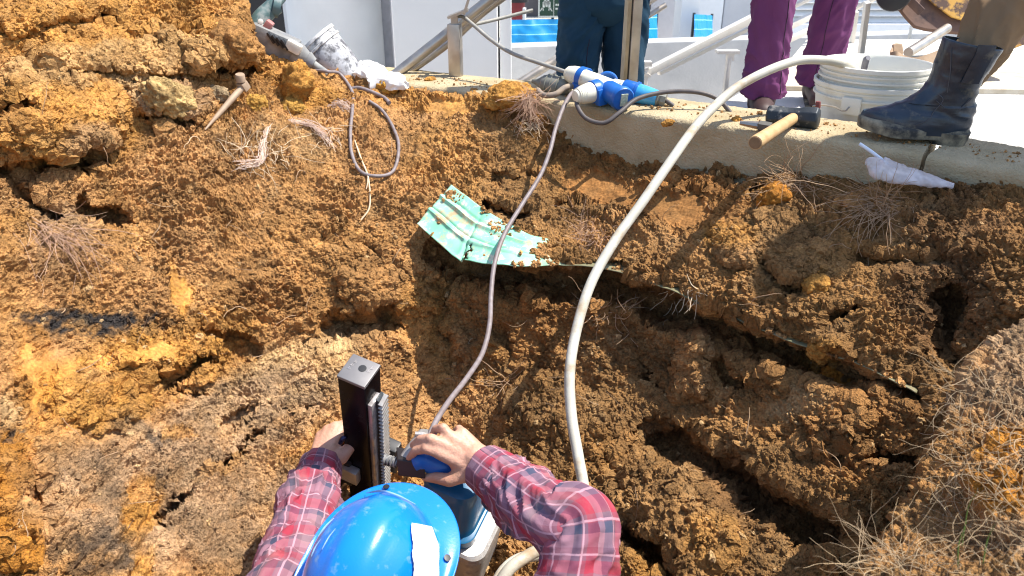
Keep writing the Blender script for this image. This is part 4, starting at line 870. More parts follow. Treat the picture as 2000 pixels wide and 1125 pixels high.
# ---- anchor pin on the heap
t = thing('anchor_pin', 'dusty tapered steel pin with square head on the ochre soil', 'steel pin', on_soil(430, 220)[0])
M_PIN = mat('dusty_pin', (.34, .24, .16), .7, .2, col2=(.46, .34, .24), scale=30)
p, q = on_soil(392, 250, .016)[0], on_soil(478, 193, .055)[0]
b = MB(); b.tube([p, p.lerp(q, .3), p.lerp(q, .7), q], [.002, .006, .0085, .009], 10, 20); b.build('shank', M_PIN, t)
b = MB(); up = (q - p).cross(Vector((0, -1, .3))).normalized(); b.beam(p.lerp(q, .97), p.lerp(q, 1.10), .024, .024, bev=.003); b.build('head', M_PIN, t)
b = MB(); b.lathe(p.lerp(q, 1.05) + Vector((-.004, -.008, .012)), Vector((.05, -.2, 1)), [(0, .0125), (.018, .0125), (.020, .011)], 20); b.build('collar', M_PIN, t)

# ---- green corrugated sheet, long edge running under the soil
NS, NT = 220, 44
fr = spline([(815, 440, 2.05), (850, 470, 2.01), (886, 502, 1.97), (905, 508, 1.945), (960, 517, 1.90), (1020, 525, 1.885), (1060, 521, 1.905), (1100, 518, 1.95), (1200, 530, 1.905), (1300, 564, 1.825), (1400, 608, 1.735), (1500, 652, 1.665), (1600, 688, 1.60), (1700, 720, 1.56), (1790, 768, 1.52)], NS)
bk = spline([(881, 360, 2.125), (905, 378, 2.085), (935, 402, 2.055), (960, 420, 2.035), (1010, 445, 2.00), (1055, 466, 1.99), (1120, 470, 2.03), (1220, 480, 2.02), (1320, 515, 1.93), (1420, 560, 1.84), (1520, 605, 1.77), (1620, 640, 1.70), (1720, 672, 1.62), (1800, 720, 1.58)], NS)
far = np.clip((fr[:, 0] - 1045) / 60, 0, 1); fr[:, 2] = fr[:, 2] * (1 - far) + (DEPTH(fr[:, 0], fr[:, 1] - 8) - .012) * far; bk[:, 2] = bk[:, 2] * (1 - far) + (DEPTH(bk[:, 0], bk[:, 1]) + .10) * far
tv = np.linspace(0, 1, NT); L3 = fr[:, None] * (1 - tv[None, :, None]) + bk[:, None] * tv[None, :, None]
P = Varr(L3[..., 0], L3[..., 1], L3[..., 2])
Nn = normals(P); Nn *= np.sign(Nn[..., 2:3])
rib = np.exp(-((tv - .36) / .035) ** 2) * .007 - np.exp(-((tv - .44) / .02) ** 2) * .004 + np.exp(-((tv - .70) / .035) ** 2) * .008 - np.exp(-((tv - .78) / .02) ** 2) * .004 + .5 * np.exp(-(tv / .03) ** 2) * .006
sv = np.linspace(0, 1, NS)
dent = (fbm(P.reshape(-1, 3) * 9, 3) * .006).reshape(NS, NT)
crease = -np.exp(-((sv - .19) / .012) ** 2)[:, None] * .012 * (1 - tv[None, :]) + ((sv > .185) * (sv < .30) * (sv - .30))[:, None] * .10 * np.clip(.4 - tv, 0, .4)[None, :]
P = P + Nn * (rib[None, :] * np.interp(sv, [0, .35, .5], [1, .7, 0])[:, None] + dent + crease)[..., None]
def sheet_mat():
    m, N, L, bs = node_mat('mint_green_paint')
    tc = N.new('ShaderNodeTexCoord')
    def noise(sc, det, lo, hi, rg=.62):
        n = N.new('ShaderNodeTexNoise'); n.inputs['Scale'].default_value = sc; n.inputs['Detail'].default_value = det; n.inputs['Roughness'].default_value = rg; L.new(tc.outputs['Object'], n.inputs['Vector'])
        r = N.new('ShaderNodeMapRange'); r.inputs[1].default_value = lo; r.inputs[2].default_value = hi; L.new(n.outputs[0], r.inputs[0]); return r.outputs[0]
    def mixc(f, a, bcol):
        x = N.new('ShaderNodeMix'); x.data_type = 'RGBA'; L.new(f, x.inputs[0])
        if isinstance(a, tuple): x.inputs[6].default_value = (*a, 1)
        else: L.new(a, x.inputs[6])
        x.inputs[7].default_value = (*bcol, 1); return x.outputs[2]
    c = mixc(noise(8, 5, .4, .65), (.20, .54, .36), (.32, .60, .45))
    c = mixc(noise(26, 9, .52, .62, .7), c, (.62, .57, .44))
    c = mixc(noise(15, 9, .55, .64, .7), c, (.48, .36, .20))
    at = N.new('ShaderNodeAttribute'); at.attribute_name = 'mud'; c = mixc(at.outputs['Fac'], c, (.17, .125, .055))
    L.new(c, bs.inputs['Base Color']); bs.inputs['Roughness'].default_value = .6
    return m
M_MINT = sheet_mat()
b = MB(); f = grid_faces(NS, NT)
k = NS * NT; fs = []
hole = set()
for i in range(NS - 1):
    for j in range(NT - 1):
        s, tq = i / (NS - 1), j / (NT - 1)
        # torn notch running in from the front edge
        w_ = .010 * (1 - tq / .42) + .003 * math.sin(j * 1.7) if tq < .34 else -1
        if abs(s - (.208 + .035 * tq + .006 * math.sin(j * .9))) < w_: hole.add((i, j))
for i in range(NS - 1):
    for j in range(NT - 1):
        if (i, j) in hole: continue
        a_ = i * NT + j; fs.append((a_, a_ + NT, a_ + NT + 1, a_ + 1))
b.add(P.reshape(-1, 3), fs)
sheet = b.build('corrugated_sheet', M_MINT); ma_ = sheet.data.attributes.new('mud', 'FLOAT', 'POINT'); ma_.data.foreach_set('value', np.repeat(np.clip((fr[:, 0] - 1030) / 90, 0, .9), NT).astype(np.float32)); md = sheet.modifiers.new('thick', 'SOLIDIFY'); md.thickness = .0022; md.offset = -1
tag(sheet, 'bent mint green corrugated sheet jutting out of the soil, torn and muddy', 'metal sheet')
SHEET_P, SHEET_N = P, Nn

# ---- digger bucket, pipe and carton behind the boot
t = thing('digger_bucket', 'muddy brown and yellow digger bucket hanging behind the tan trouser leg', 'digger bucket', V(1830, 60, 2.5))
M_MUD = mat('muddy_steel', (.13, .075, .06), .7, .1, col2=(.20, .11, .07), scale=14, dirt=(.07, .05, .05), dscale=9, dlo=.5, dhi=.65, bump=.3)
M_YEL = mat('chipped_yellow_paint', (.55, .30, .04), .5, col2=(.42, .20, .03), scale=12, dirt=(.10, .06, .045), dscale=10, dlo=.50, dhi=.56)
out = [(1752, 18), (1768, 38), (1784, 55), (1806, 61), (1838, 65), (1872, 68), (1925, 62), (1985, 40), (2040, -10), (2060, -90), (1990, -150), (1850, -140), (1770, -80), (1735, -20)]
b = MB(); n_ = len(out); F0 = [V(x, y, 2.95) for x, y in out]; b.prism(F0, V(1800, 40, 3.45) - V(1800, 40, 2.95)); b.build('shell', M_MUD, t, bevel=.012)
b = MB(); b.prism([V(x, y, 2.94) for x, y in ((1806, -5), (1826, 12), (1856, 34), (1884, 42), (1906, 26), (1960, 20), (1990, -30), (1960, -100), (1840, -90))], Vector((0, -.012, .0))); b.build('side_plate', M_YEL, t, bevel=.004)
b = MB(); b.prism([V(x, y, 2.94) for x, y in ((1930, 62), (1957, 104), (2012, 84), (2050, 30), (2000, 20))], Vector((0, .12, .0))); b.build('cheek_plate', M_YEL, t, bevel=.004)
b = MB(); b.beam(V(1772, -4, 2.92), V(1800, 24, 2.92), .02, .03, bev=.004); b.build('weld_bar', M_MUD, t)
b = MB(); p, q = V(1746, -12, 2.76), V(1752, -20, 3.08); b.lathe(p, q - p, [(0, .036), (.004, .058), (.03, .062), (.30, .062), (.31, .05)], 32); b.build('pivot_pin', M_BLACK, t)
b = MB(); b.tube([V(1774, 103, 2.62), V(1800, 87, 2.68), V(1850, 55, 2.80)], .0165, 16, 8); tag(b.build('steel_pipe', M_STEEL), 'bright steel pipe leaning out of the tan carton under the digger bucket', 'pipe')
t = thing('tan_carton', 'torn tan paper carton standing behind the inner pail', 'carton', V(1775, 130, 2.5))
M_KRAFT = mat('tan_kraft', (.40, .28, .18), .8, col2=(.32, .21, .13), scale=20, bump=.3)
r, c = 20, 40; P = np.zeros((r, c, 3))
ctl = spline([(1742, 92, 2.56), (1738, 100, 2.50), (1740, 102, 2.46), (1752, 100, 2.44), (1766, 108, 2.44), (1785, 112, 2.43), (1808, 107, 2.42), (1832, 98, 2.42)], c)
for i in range(r):
    e = i / (r - 1)
    for j in range(c): P[i, j] = V(ctl[j, 0] + (2 * e), ctl[j, 1] + (145 - ctl[j, 1]) * e + 0, ctl[j, 2] - .02 * e)
b = MB(); b.sheet(P, None, .004); b.build('front_flap', M_KRAFT, t)
b = MB(); b.prism([V(x, y, 2.55) for x, y in ((1745, 88), (1752, 85), (1763, 86), (1765, 100), (1760, 145), (1744, 145))], Vector((0, .012, 0))); b.build('end_flap', M_KRAFT, t, bevel=.002)
# ================================================================ people
M_SKIN = mat('skin', (.60, .34, .235), .5, col2=(.52, .26, .17), scale=26, bump=.35, bscale=150, sss=.12, dirt=(.34, .20, .11), dscale=42, dlo=.56, dhi=.74)
M_HAIR = mat('black_hair', (.012, .010, .010), .5, amount=.4)
def cone(b, p, q, r0, r1, n=14):
    p, q = np.array(p, float), np.array(q, float); L = np.linalg.norm(q - p)
    if L < 1e-6: return b.ball(p, r0)
    a = np.linspace(0, np.pi / 2, 6)
    prof = [(-r0 * math.cos(t), max(r0 * math.sin(t), 1e-4)) for t in a] + [(L + r1 * math.sin(t), max(r1 * math.cos(t), 1e-4)) for t in a]
    return b.lathe(p, q - p, prof, n)
def flesh(name, b, voxel, mat_, parent, smooth=6):
    """fuse overlapping shapes into one continuous surface"""
    o = b.build(name + '_raw', mat_)
    m = o.modifiers.new('r', 'REMESH'); m.mode = 'VOXEL'; m.voxel_size = voxel; m.use_smooth_shade = True
    s = o.modifiers.new('s', 'SMOOTH'); s.factor = .5; s.iterations = smooth
    bpy.context.view_layer.update()
    me = bpy.data.meshes.new_from_object(o.evaluated_get(bpy.context.evaluated_depsgraph_get()))
    old = o.data; bpy.data.objects.remove(o); bpy.data.meshes.remove(old)
    me.name = name; me.materials.clear(); me.materials.append(mat_)
    me.polygons.foreach_set('use_smooth', np.ones(len(me.polygons), bool))
    o = bpy.data.objects.new(name, me); COL.objects.link(o); return put(o, parent)
def head_shapes(b, c, f, u):
    """skull, jaw, nose, ears, lips and brow; f looks ahead, u points up"""
    c = Vector(c); f = Vector(f).normalized(); u = Vector(u).normalized(); s = f.cross(u).normalized(); u = s.cross(f)
    M = Matrix((s, f, u)).transposed()
    b.ball(c + u * .02, (.073, .092, .095), M, 20, 14); b.ball(c + f * .03 - u * .055, (.055, .062, .062), M, 16, 12)
    cone(b, c + f * .088 + u * .01, c + f * .108 - u * .03, .008, .014); b.ball(c + f * .085 - u * .062, (.026, .014, .010), M)
    for k in (-1, 1):
        b.ball(c + s * .076 * k - u * .005, (.010, .022, .032), M); b.ball(c + s * .031 * k + f * .075 + u * .008, (.013, .014, .011), M); cone(b, c + s * .045 * k + f * .078 + u * .03, c + s * .012 * k + f * .088 + u * .027, .008, .008)
def cloth_grid(path_pts, radii, nr, nc, up=(0, 0, 1), flat=1.0, amp=.008, fa=34, ft=1.1, tw=.6, seed=0, fine=.003, bulk=None):
    path = spline(path_pts, nr); T, U, W = frames(path, up)
    s = np.linspace(0, 1, nr); rad = spline([(k, r) for k, r in zip(np.linspace(0, 1, len(radii)), radii)], 200); R = np.interp(s, rad[:, 0], rad[:, 1])
    ln = np.concatenate([[0], np.cumsum(np.linalg.norm(np.diff(path, axis=0), axis=1))])
    th = np.linspace(0, 2 * np.pi, nc)
    A, Th = np.meshgrid(ln, th, indexing='ij')
    q = np.stack([A * fa + tw * np.cos(Th + seed) * 1.4, np.cos(Th) * ft + A * 4, np.sin(Th) * ft + seed], -1).reshape(-1, 3)
    w1 = (1 - np.abs(perlin(q))) ** 2.2; w2 = (1 - np.abs(perlin(q * np.array([2.1, 1.7, 1.7]) + 9))) ** 2
    msk = sstep(-.3, .5, perlin(np.stack([A * 9, np.cos(Th) * .8, np.sin(Th) * .8 + seed], -1).reshape(-1, 3)))
    d = ((w1 - .45) * (.4 + msk) + .4 * (w2 - .45)) * amp + fbm(q * np.array([.35, 1, 1]) + 30, 2) * fine
    d = d.reshape(nr, nc); d[:, -1] = d[:, 0]
    if bulk is not None: d = d + bulk(A / ln[-1], Th)
    P = path[:, None] + U[:, None] * (np.cos(Th) * (R[:, None] + d))[..., None] + W[:, None] * (np.sin(Th) * (R[:, None] + d) * flat)[..., None]
    col_len = np.concatenate([np.zeros((1, nc)), np.cumsum(np.linalg.norm(np.diff(P, axis=0), axis=2), 0)]); k_ = int(nr * .5); col_len = col_len - col_len[k_:k_ + 1] + A[k_:k_ + 1]
    uv = np.stack([Th * np.mean(R), A * .5 + col_len * .5 / 1.06], -1)
    return P, uv
def put_cloth(b, P, uv):
    b.sheet(P, uv.reshape(-1, 2)); return b
M_SOLE = mat('black_rubber_sole', (.03, .03, .03), .7, amount=.4, dirt=(.30, .26, .18), dscale=18, dlo=.42, dhi=.62)

seam_m = mat('seam_dark', (.03, .015, .03), .9)
def stander(label, hips, knees, ankles, lean, m_cloth, m_shirt, radii, gait_f, shoes=True, glove=None, hands=None, amp=.010, seed=0, shoe_mat=None):
    """standing person: continuous body, trousers, shirt, shoes, hair"""
    c = (Vector(hips[0]) + Vector(hips[1])) / 2
    t = thing('person', label, 'person', (c.x, c.y, min(ankles[0][2], ankles[1][2]) - .08))
    f = Vector(gait_f).normalized(); sd = (Vector(hips[1]) - Vector(hips[0])).normalized(); up = Vector((0, 0, 1))
    chest = c + Vector(lean) * .35 + up * .36; neck = c + Vector(lean) * .5 + up * .54; hd = neck + up * .17 + f * .02
    b = MB()
    for h, k, a in zip(hips, knees, ankles):
        cone(b, h, k, .075, .052); cone(b, k, a, .05, .036); cone(b, Vector(a) - up * .02, Vector(a) + f * .12 - up * .055, .036, .03)
    cone(b, c + up * .04, chest, .12, .13); cone(b, chest - sd * .09, chest + sd * .09, .10, .10); cone(b, chest + up * .12, neck + up * .1, .06, .055)
    arms = []
    for s, k in ((-1, 0), (1, 1)):
        sh = chest + sd * .19 * s + up * .08; el = sh + sd * .05 * s - up * .28 + f * .02; wr = hands[k] if hands and hands[k] else el - up * .22 + f * .10
        wr = Vector(wr); cone(b, sh, el, .05, .04); cone(b, el, wr, .04, .028)
        dn = (wr - el).normalized(); sidew = dn.cross(f).normalized()
        cone(b, wr + dn * .02, wr + dn * .07, .034, .036)
        for q in range(4): o = sidew * (.026 - .0175 * q); cone(b, wr + dn * .09 + o, wr + dn * (.16 - .012 * abs(q - 1.4)) + o + f * .02, .0088, .0072)
        cone(b, wr + dn * .03 + sidew * .035, wr + dn * .09 + sidew * .06 + f * .015, .011, .009); arms.append((sh, el, wr))
    head_shapes(b, hd, f, up)
    flesh('body', b, .007, M_SKIN, t, 4)
    b = MB(); legs_P = []
    for i, (h, k, a) in enumerate(zip(hips, knees, ankles)):
        h, k, a = Vector(h), Vector(k), Vector(a)
        P, uv = cloth_grid([h + up * .05, h.lerp(k, .3), h.lerp(k, .8), k, k.lerp(a, .4), k.lerp(a, .8), a - up * .015], radii, 170, 64, up=tuple(f), amp=amp, fa=13, ft=1.0, tw=1.1, seed=seed + i * 3, bulk=lambda A, Th: .013 * (1 - np.abs(perlin(np.stack([A.ravel() * 26, np.cos(Th.ravel()) * .5, np.sin(Th.ravel()) * .5 + seed], -1)).reshape(A.shape))) * sstep(.86, .96, A))
        put_cloth(b, P, uv); legs_P.append(P)
    P, uv = cloth_grid([c - up * .09, c - up * .02, c + up * .08, c + up * .16], [.10, .165, .155, .15], 30, 64, up=tuple(sd), flat=.74, amp=.006); put_cloth(b, P, uv)
    b.build('trousers', m_cloth, t, angle=80)
    # inner and outer leg seam
    for P, side in zip(legs_P, (.25, -.25)):
        cen = P[:, :-1].mean(1); dr = P[80, :-1] - cen[80]; j = int(np.argmax(dr @ np.array((side, -1, 0)))); q = P[30:165, j] + (P[30:165, j] - cen[30:165]) * .006
        b = MB(); b.tube(q, .0013, 6, caps=False); b.build('leg_seam', seam_m, t)
    b = MB(); P, uv = cloth_grid([c + up * .10, chest, chest + up * .13, neck + up * .03], [.165, .20, .17, .07], 50, 60, up=tuple(sd), flat=.66, amp=.01); put_cloth(b, P, uv)
    for sh, el, wr in arms:
        P, uv = cloth_grid([sh - sd * 0 + up * .02, sh.lerp(el, .5), el, el.lerp(wr, .6), wr], [.075, .068, .06, .052, .042], 60, 40, up=tuple(f), amp=.01); put_cloth(b, P, uv)
    b.build('shirt', m_shirt, t, angle=80)
    b = MB(); M = Matrix((sd, f, up)).transposed(); b.ball(hd + up * .045 - f * .012, (.080, .096, .085), M, 24, 14); b.build('hair', M_HAIR, t)
    if glove is not None:
        sh, el, wr = arms[glove]; dn = (wr - el).normalized(); sidew = dn.cross(f).normalized(); b = MB()
        cone(b, wr - dn * .02, wr + dn * .08, .04, .044)
        for q in range(4): o = sidew * (.03 - .02 * q); cone(b, wr + dn * .09 + o, wr + dn * (.165 - .012 * abs(q - 1.4)) + o + f * .025, .0115, .0095)
        cone(b, wr + dn * .03 + sidew * .04, wr + dn * .095 + sidew * .065 + f * .015, .014, .012)
        flesh('glove', b, .004, mat('yellow_black_glove', (.38, .46, .04), .7, col2=(.02, .02, .02), scale=14), t, 3)
    if shoes:
        for a in ankles:
            a = Vector(a); b = MB(); cone(b, a - up * .035 - f * .035, a - up * .05 + f * .13, .042, .036); cone(b, a - up * .05 - f * .03, a + up * .02, .046, .05)
            sh = flesh('shoe', b, .005, shoe_mat or mat('dark_leather', (.03, .022, .02), .5), t, 4)
            b = MB(); b.tube([a - up * .082 - f * .075, a - up * .082, a - up * .082 + f * .10, a - up * .082 + f * .165], [.034, .038, .042, .03], 14, 16, flat=.28, up=tuple(f.cross(up))); put_ = b.build('sole', M_SOLE, sh)
    return t

def fabric(name, col, col2, scale=8, weave=700, dirt=None, dlo=.55, dhi=.75):
    return mat(name, col, .9, col2=col2, scale=scale, bump=.08, bscale=weave, dirt=dirt, dscale=6, dlo=dlo, dhi=dhi, spec=.2)
M_JEAN = fabric('dark_denim', (.012, .040, .072), (.022, .060, .098), 7)
M_PURP = fabric('purple_cotton', (.135, .036, .112), (.165, .050, .138), 6)
M_TAN = fabric('tan_cotton', (.215, .135, .072), (.26, .17, .095), 6, dirt=(.16, .09, .045))
# dark jeans
jl, jr = V(1129, 45, 2.92), V(1222, 45, 2.95)
def under(p, z, dx=0, dy=0): return (p.x + dx, p.y + dy, z)
stander('person in dark blue jeans standing on the lower paving behind the kerb', [under(jl, .20, .02), under(jr, .20, -.012)], [under(jl, -.22, -.012, -.06), under(jr, -.22, .008, -.05)], [under(jl, -.575, -.01, .04), under(jr, -.575, .008, .04)],
        (0, 0.05, 0), M_JEAN, fabric('grey_shirt', (.12, .12, .13), (.15, .15, .16)), [.094, .084, .074, .068, .066, .064, .068], (.1, -1, 0), glove=0, hands=[V(1072, -85, 2.78), V(1290, -180, 2.7)], amp=.013, seed=2)
# purple trousers
pl, pr = Vz(1484, 225, -.12), Vz(1597, 200, -.12)
stander('person in purple trousers standing behind the hose and the pails', [under(pl, .74, -.03, .0), under(pr, .74, -.02, .0)], [under(pl, .345, -.022, -.03), under(pr, .345, -.010, -.05)], [under(pl, -.035, 0, 0), under(pr, -.035, -.012, 0)],
        (0, .05, 0), M_PURP, fabric('navy_shirt', (.03, .035, .06), (.04, .05, .08)), [.092, .086, .072, .066, .064, .062, .064], (-.25, -1, 0), amp=.011, seed=5, shoe_mat=mat('dark_brown_shoe', (.05, .022, .02), .6))

# ---- tan trousers and work boot on the kerb
toe, heel = Vz(1670, 274, .003), Vz(1893, 290, .003)
bf = (toe - heel).normalized(); bf.z = 0; bf.normalize(); up = Vector((0, 0, 1)); bs = bf.cross(up).normalized()      # bs points away from / towards the lens
if bs.y > 0: bs = -bs
L_ = (toe - heel).length
def B(x, y, z): return heel + bf * x + bs * y + up * z
t = thing('person', 'person in tan trousers with one black rigger boot planted on the kerb', 'person', heel)
shin0 = B(.055, -.045, .11); knee = shin0 + (V(2035, -70, 1.80) - V(1862, 190, 1.80)).normalized() * .40 + Vector((0, .02, 0)); hip = knee + Vector((.34, -.06, .34))
hip2 = hip + Vector((.22, -.14, .02)); knee2 = hip2 + Vector((.06, -.06, -.41)); ank2 = Vector((hip2.x + .04, hip2.y + .04, -.02))
b = MB(); cone(b, shin0, knee, .036, .05); cone(b, knee, hip, .055, .08); cone(b, hip2, knee2, .08, .055); cone(b, knee2, ank2, .05, .036)
cone(b, B(.05, -.045, .05), B(.20, -.045, .04), .034, .030); cone(b, ank2 - up * .03, ank2 + bf * .13 - up * .06, .034, .03)
c = (hip + hip2) / 2; sd = (hip2 - hip).normalized(); f = sd.cross(up).normalized()
if f.y > 0: f = -f
f = Vector((-.5, -.85, 0)).normalized()
chest = c + up * .38 + f * .10; neck = c + up * .55 + f * .16; hd = neck + up * .15 + f * .05
cone(b, c, chest, .12, .13); cone(b, chest - sd * .09, chest + sd * .09, .1, .1); cone(b, chest + up * .1, neck + up * .08, .06, .055)
arms = []
for s in (-1, 1):
    sh = chest + sd * .19 * s + up * .07; el = sh + sd * .06 * s - up * .25 + f * .08; wr = el - up * .16 + f * .17; cone(b, sh, el, .05, .04); cone(b, el, wr, .04, .028); dn = (wr - el).normalized(); cone(b, wr, wr + dn * .07, .032, .036); arms.append((sh, el, wr))
    for q_ in range(4): o = sd * (.026 - .0175 * q_); cone(b, wr + dn * .08 + o, wr + dn * (.15 - .012 * abs(q_ - 1.4)) + o, .0088, .0072)
    cone(b, wr + dn * .03 - sd * s * .03, wr + dn * .09 - sd * s * .05, .011, .009)
head_shapes(b, hd, f, up); flesh('body', b, .007, M_SKIN, t, 4)
b = MB()
P, uv = cloth_grid([shin0 + (knee - shin0) * .12, shin0.lerp(knee, .42), shin0.lerp(knee, .7), knee, knee.lerp(hip, .4), hip], [.040, .060, .078, .090, .105, .12], 150, 72, up=tuple(bf), amp=.009, fa=9, ft=.9, tw=1.3, seed=4); put_cloth(b, P, uv)
P, uv = cloth_grid([ank2 + up * .05, knee2, hip2], [.08, .09, .12], 80, 50, up=tuple(bf), amp=.014, fa=16, seed=8); put_cloth(b, P, uv)
P, uv = cloth_grid([c - up * .08, c, c + up * .16], [.12, .18, .16], 30, 60, up=tuple(sd), flat=.75, amp=.006); put_cloth(b, P, uv)
b.build('trousers', M_TAN, t, angle=80)
b = MB(); P, uv = cloth_grid([c + up * .1, chest, chest + up * .12, neck + up * .02], [.165, .20, .16, .07], 40, 60, up=tuple(sd), flat=.66, amp=.01); put_cloth(b, P, uv)
for sh, el, wr in arms: P, uv = cloth_grid([sh, sh.lerp(el, .5), el, el.lerp(wr, .6), wr], [.075, .068, .06, .05, .042], 50, 40, up=tuple(f), amp=.01); put_cloth(b, P, uv)
b.build('shirt', fabric('green_shirt', (.06, .09, .06), (.08, .11, .08)), t, angle=80)
b = MB(); b.ball(hd + up * .045 - f * .012, (.080, .096, .085), Matrix((sd, f, up)).transposed(), 24, 14); b.build('hair', M_HAIR, t)
M_BOOT = mat('worn_black_leather', (.018, .024, .032), .33, col2=(.035, .055, .085), scale=9, bump=.25, bscale=70, dirt=(.22, .19, .13), dscale=11, dlo=.55, dhi=.72)
def boot(place, parent):
    """upper as stacked cross-sections from sole to shaft, then sole, heel and pull strap"""
    secs = []   # centre x, half length, half width, height, forward skew
    prof = [(.022, .138, .138, .047), (.045, .136, .140, .050), (.066, .128, .132, .048), (.084, .104, .108, .044), (.100, .088, .090, .043), (.118, .077, .076, .043), (.145, .066, .066, .045), (.175, .060, .064, .048), (.210, .054, .067, .051), (.245, .047, .070, .055), (.268, .042, .072, .057), (.272, .042, .068, .053), (.262, .043, .064, .049)]
    n = 48; rows = []
    pr = np.array(prof); zz = np.concatenate([np.linspace(0, 10, 64), np.linspace(10.2, 12, 8)])
    cv = spline([tuple(p_) for p_ in prof], 13 * 8 + 1); cv = cv[(np.clip(zz * 8, 0, len(cv) - 1)).astype(int)]
    for z, x0, hl, hw in cv:
        th = np.linspace(0, 2 * np.pi, n, endpoint=False); ring = []
        for a in th:
            cx_, sy_ = math.cos(a), math.sin(a); e = .82
            x = x0 + hl * math.copysign(abs(cx_) ** e, cx_); wv_ = hw * (1 - .16 * (x - x0) / hl * (1 if z < .1 else 0)) * (1.0 if x < .14 else 1.0); y = wv_ * math.copysign(abs(sy_) ** .9, sy_)
            zz_ = z + (.010 * sstep(.15, .28, np.array(x)) if z < .06 else 0) + (.012 * (x - .05) / .07 if z > .2 else 0)
            ring.append(place(x, y - .05, float(zz_)))
        rows.append(ring)
    P = np.array(rows); r = len(P); q = P.reshape(-1, 3); cen = P.mean(1)[:, None]; out_ = P - cen; out_ /= np.linalg.norm(out_, axis=2)[..., None] + 1e-9
    rr_ = (1 - np.abs(perlin(q * np.array([16, 16, 34]) + 3))) ** 3 * .006 - .003 + fbm(q * 22, 3) * .0028
    amt = np.interp(np.arange(r), [0, 10, 22, 34, 50, 72], [.2, .5, 1.2, .7, .35, .2])[:, None]
    P = P + out_ * (rr_.reshape(r, n) * amt)[..., None]
    b = MB(); b.add(P.reshape(-1, 3), [tuple(q_) for q_ in grid_faces(r, n, True)] + [tuple(range(n - 1, -1, -1))])
    bo = b.build('boot', M_BOOT, parent, angle=70)
    def outline(z, grow, x0, x1, m=40):
        pts = []
        for k in range(m):
            a = 2 * math.pi * k / m; cx_, sy_ = math.cos(a), math.sin(a); xc, hl = (x0 + x1) / 2, (x1 - x0) / 2
            x = xc + (hl + grow) * math.copysign(abs(cx_) ** .75, cx_); wd = .050 + .006 * sstep(.12, .2, np.array(x)) - .006 * sstep(.03, .10, np.array(x)) * (1 - sstep(.10, .16, np.array(x)))
            zt = z + (.014 * float(sstep(.17, .29, np.array(x)))); pts.append(place(x, (float(wd) + grow) * math.copysign(abs(sy_) ** .8, sy_) - .05, zt))
        return pts
    b = MB(); rows = [outline(.010, -.004, .0, .278), outline(.012, .002, .0, .278), outline(.022, .003, .0, .278), outline(.030, .004, .0, .278), outline(.036, .002, .0, .278), outline(.040, -.004, .0, .278)]
    b.add(np.array([[tuple(p_) for p_ in r_] for r_ in rows]).reshape(-1, 3), [tuple(q_) for q_ in grid_faces(6, 40, True)] + [tuple(range(39, -1, -1)), tuple(range(200, 240))]); sl_ = b.build('sole', M_SOLE, bo, angle=50)
    b = MB(); rows = [outline(.0, -.001, .002, .095), outline(.012, .002, .0, .097), outline(.030, .005, .0, .098)]
    b.add(np.array([[tuple(p_) for p_ in r_] for r_ in rows]).reshape(-1, 3), [tuple(q_) for q_ in grid_faces(3, 40, True)] + [tuple(range(39, -1, -1)), tuple(range(80, 120))]); b.build('heel', M_SOLE, bo, angle=50)
    for k in range(0):
        x = .125 + .018 * k
        for s in (-1, 1): b.box(place(x, s * .046 - .05, .006 + .014 * float(sstep(.17, .29, np.array(x)))), (.011, .02, .012), Matrix((bf, bs, up)).transposed())
    b = MB(); Q = []
    for k in range(12):
        z = .275 - .105 * k / 11; w_ = .020
        y_ = np.interp(z, cv[:64, 0], cv[:64, 3]) + .0045; x_ = np.interp(z, cv[:64, 0], cv[:64, 1]) - .022
        Q.append([place(x_ - w_ + 2 * w_ * j / 5, y_ * (1 - .06 * abs(j - 2.5) / 2.5) - .05, z - (.0 if k < 11 else .0)) for j in range(6)])
    b.sheet(np.array([[tuple(p_) for p_ in r_] for r_ in Q]), None, .003); b.build('pull_strap', M_BOOT, bo)
    # seams
    b = MB()
    def seam(pts):
        ps = []
        for x, z in pts:
            y_ = np.interp(z, cv[:64, 0], cv[:64, 3]); xc = np.interp(z, cv[:64, 0], cv[:64, 1]); hl = np.interp(z, cv[:64, 0], cv[:64, 2])
            cc_ = np.clip(abs(x - xc) / hl, 0, .98) ** (1 / .82); ps.append(place(x, y_ * math.sin(math.acos(cc_)) ** .9 + .0022 - .05, z))
        b.tube(ps, .0011, 6, 40)
    seam([(.040, .045), (.052, .075), (.040, .10), (.020, .125)]); seam([(.145, .045), (.115, .062), (.105, .085), (.090, .118), (.105, .135)]); seam([(.105, .115), (.070, .088), (.045, .06)]); seam([(.085, .14), (.090, .2), (.100, .262)])
    b.build('seam', mat('seam_thread', (.06, .06, .07), .6), bo)
    return bo
boot(lambda x, y, z: B(x * L_ / .285, y, z * (1 if z < .05 else .05 / z + (1 - .05 / z) * .80)), t)
q0 = Vector((ank2.x, ank2.y, -.118)) - bf * .055
boot(lambda x, y, z: q0 + bf * x + bs * (y + .05) + up * z, t)

# ================================================================ the worker in the pit
worker = thing('person', 'person in plaid shirt and blue hard hat bent over the core drill', 'person', (-.2, .72, -1.75))
HC = V(732, 1143, 1.14)                                           # middle of the head
hu = Vector((0, -.36, 1.0)).normalized(); hf = Vector((.30, .90, 0)); hf = (hf - hu * hf.dot(hu)).normalized(); hs = hf.cross(hu)
HM = Matrix((hs, hf, hu)).transposed()
sR, sL = Vector((.02, .68, -.66)), Vector((-.40, .68, -.66))
eR, wR = V(1122, 1045, 1.21), V(948, 914, 1.375)
eL, wL = V(548, 1190, 1.20), V(627, 903, 1.54)
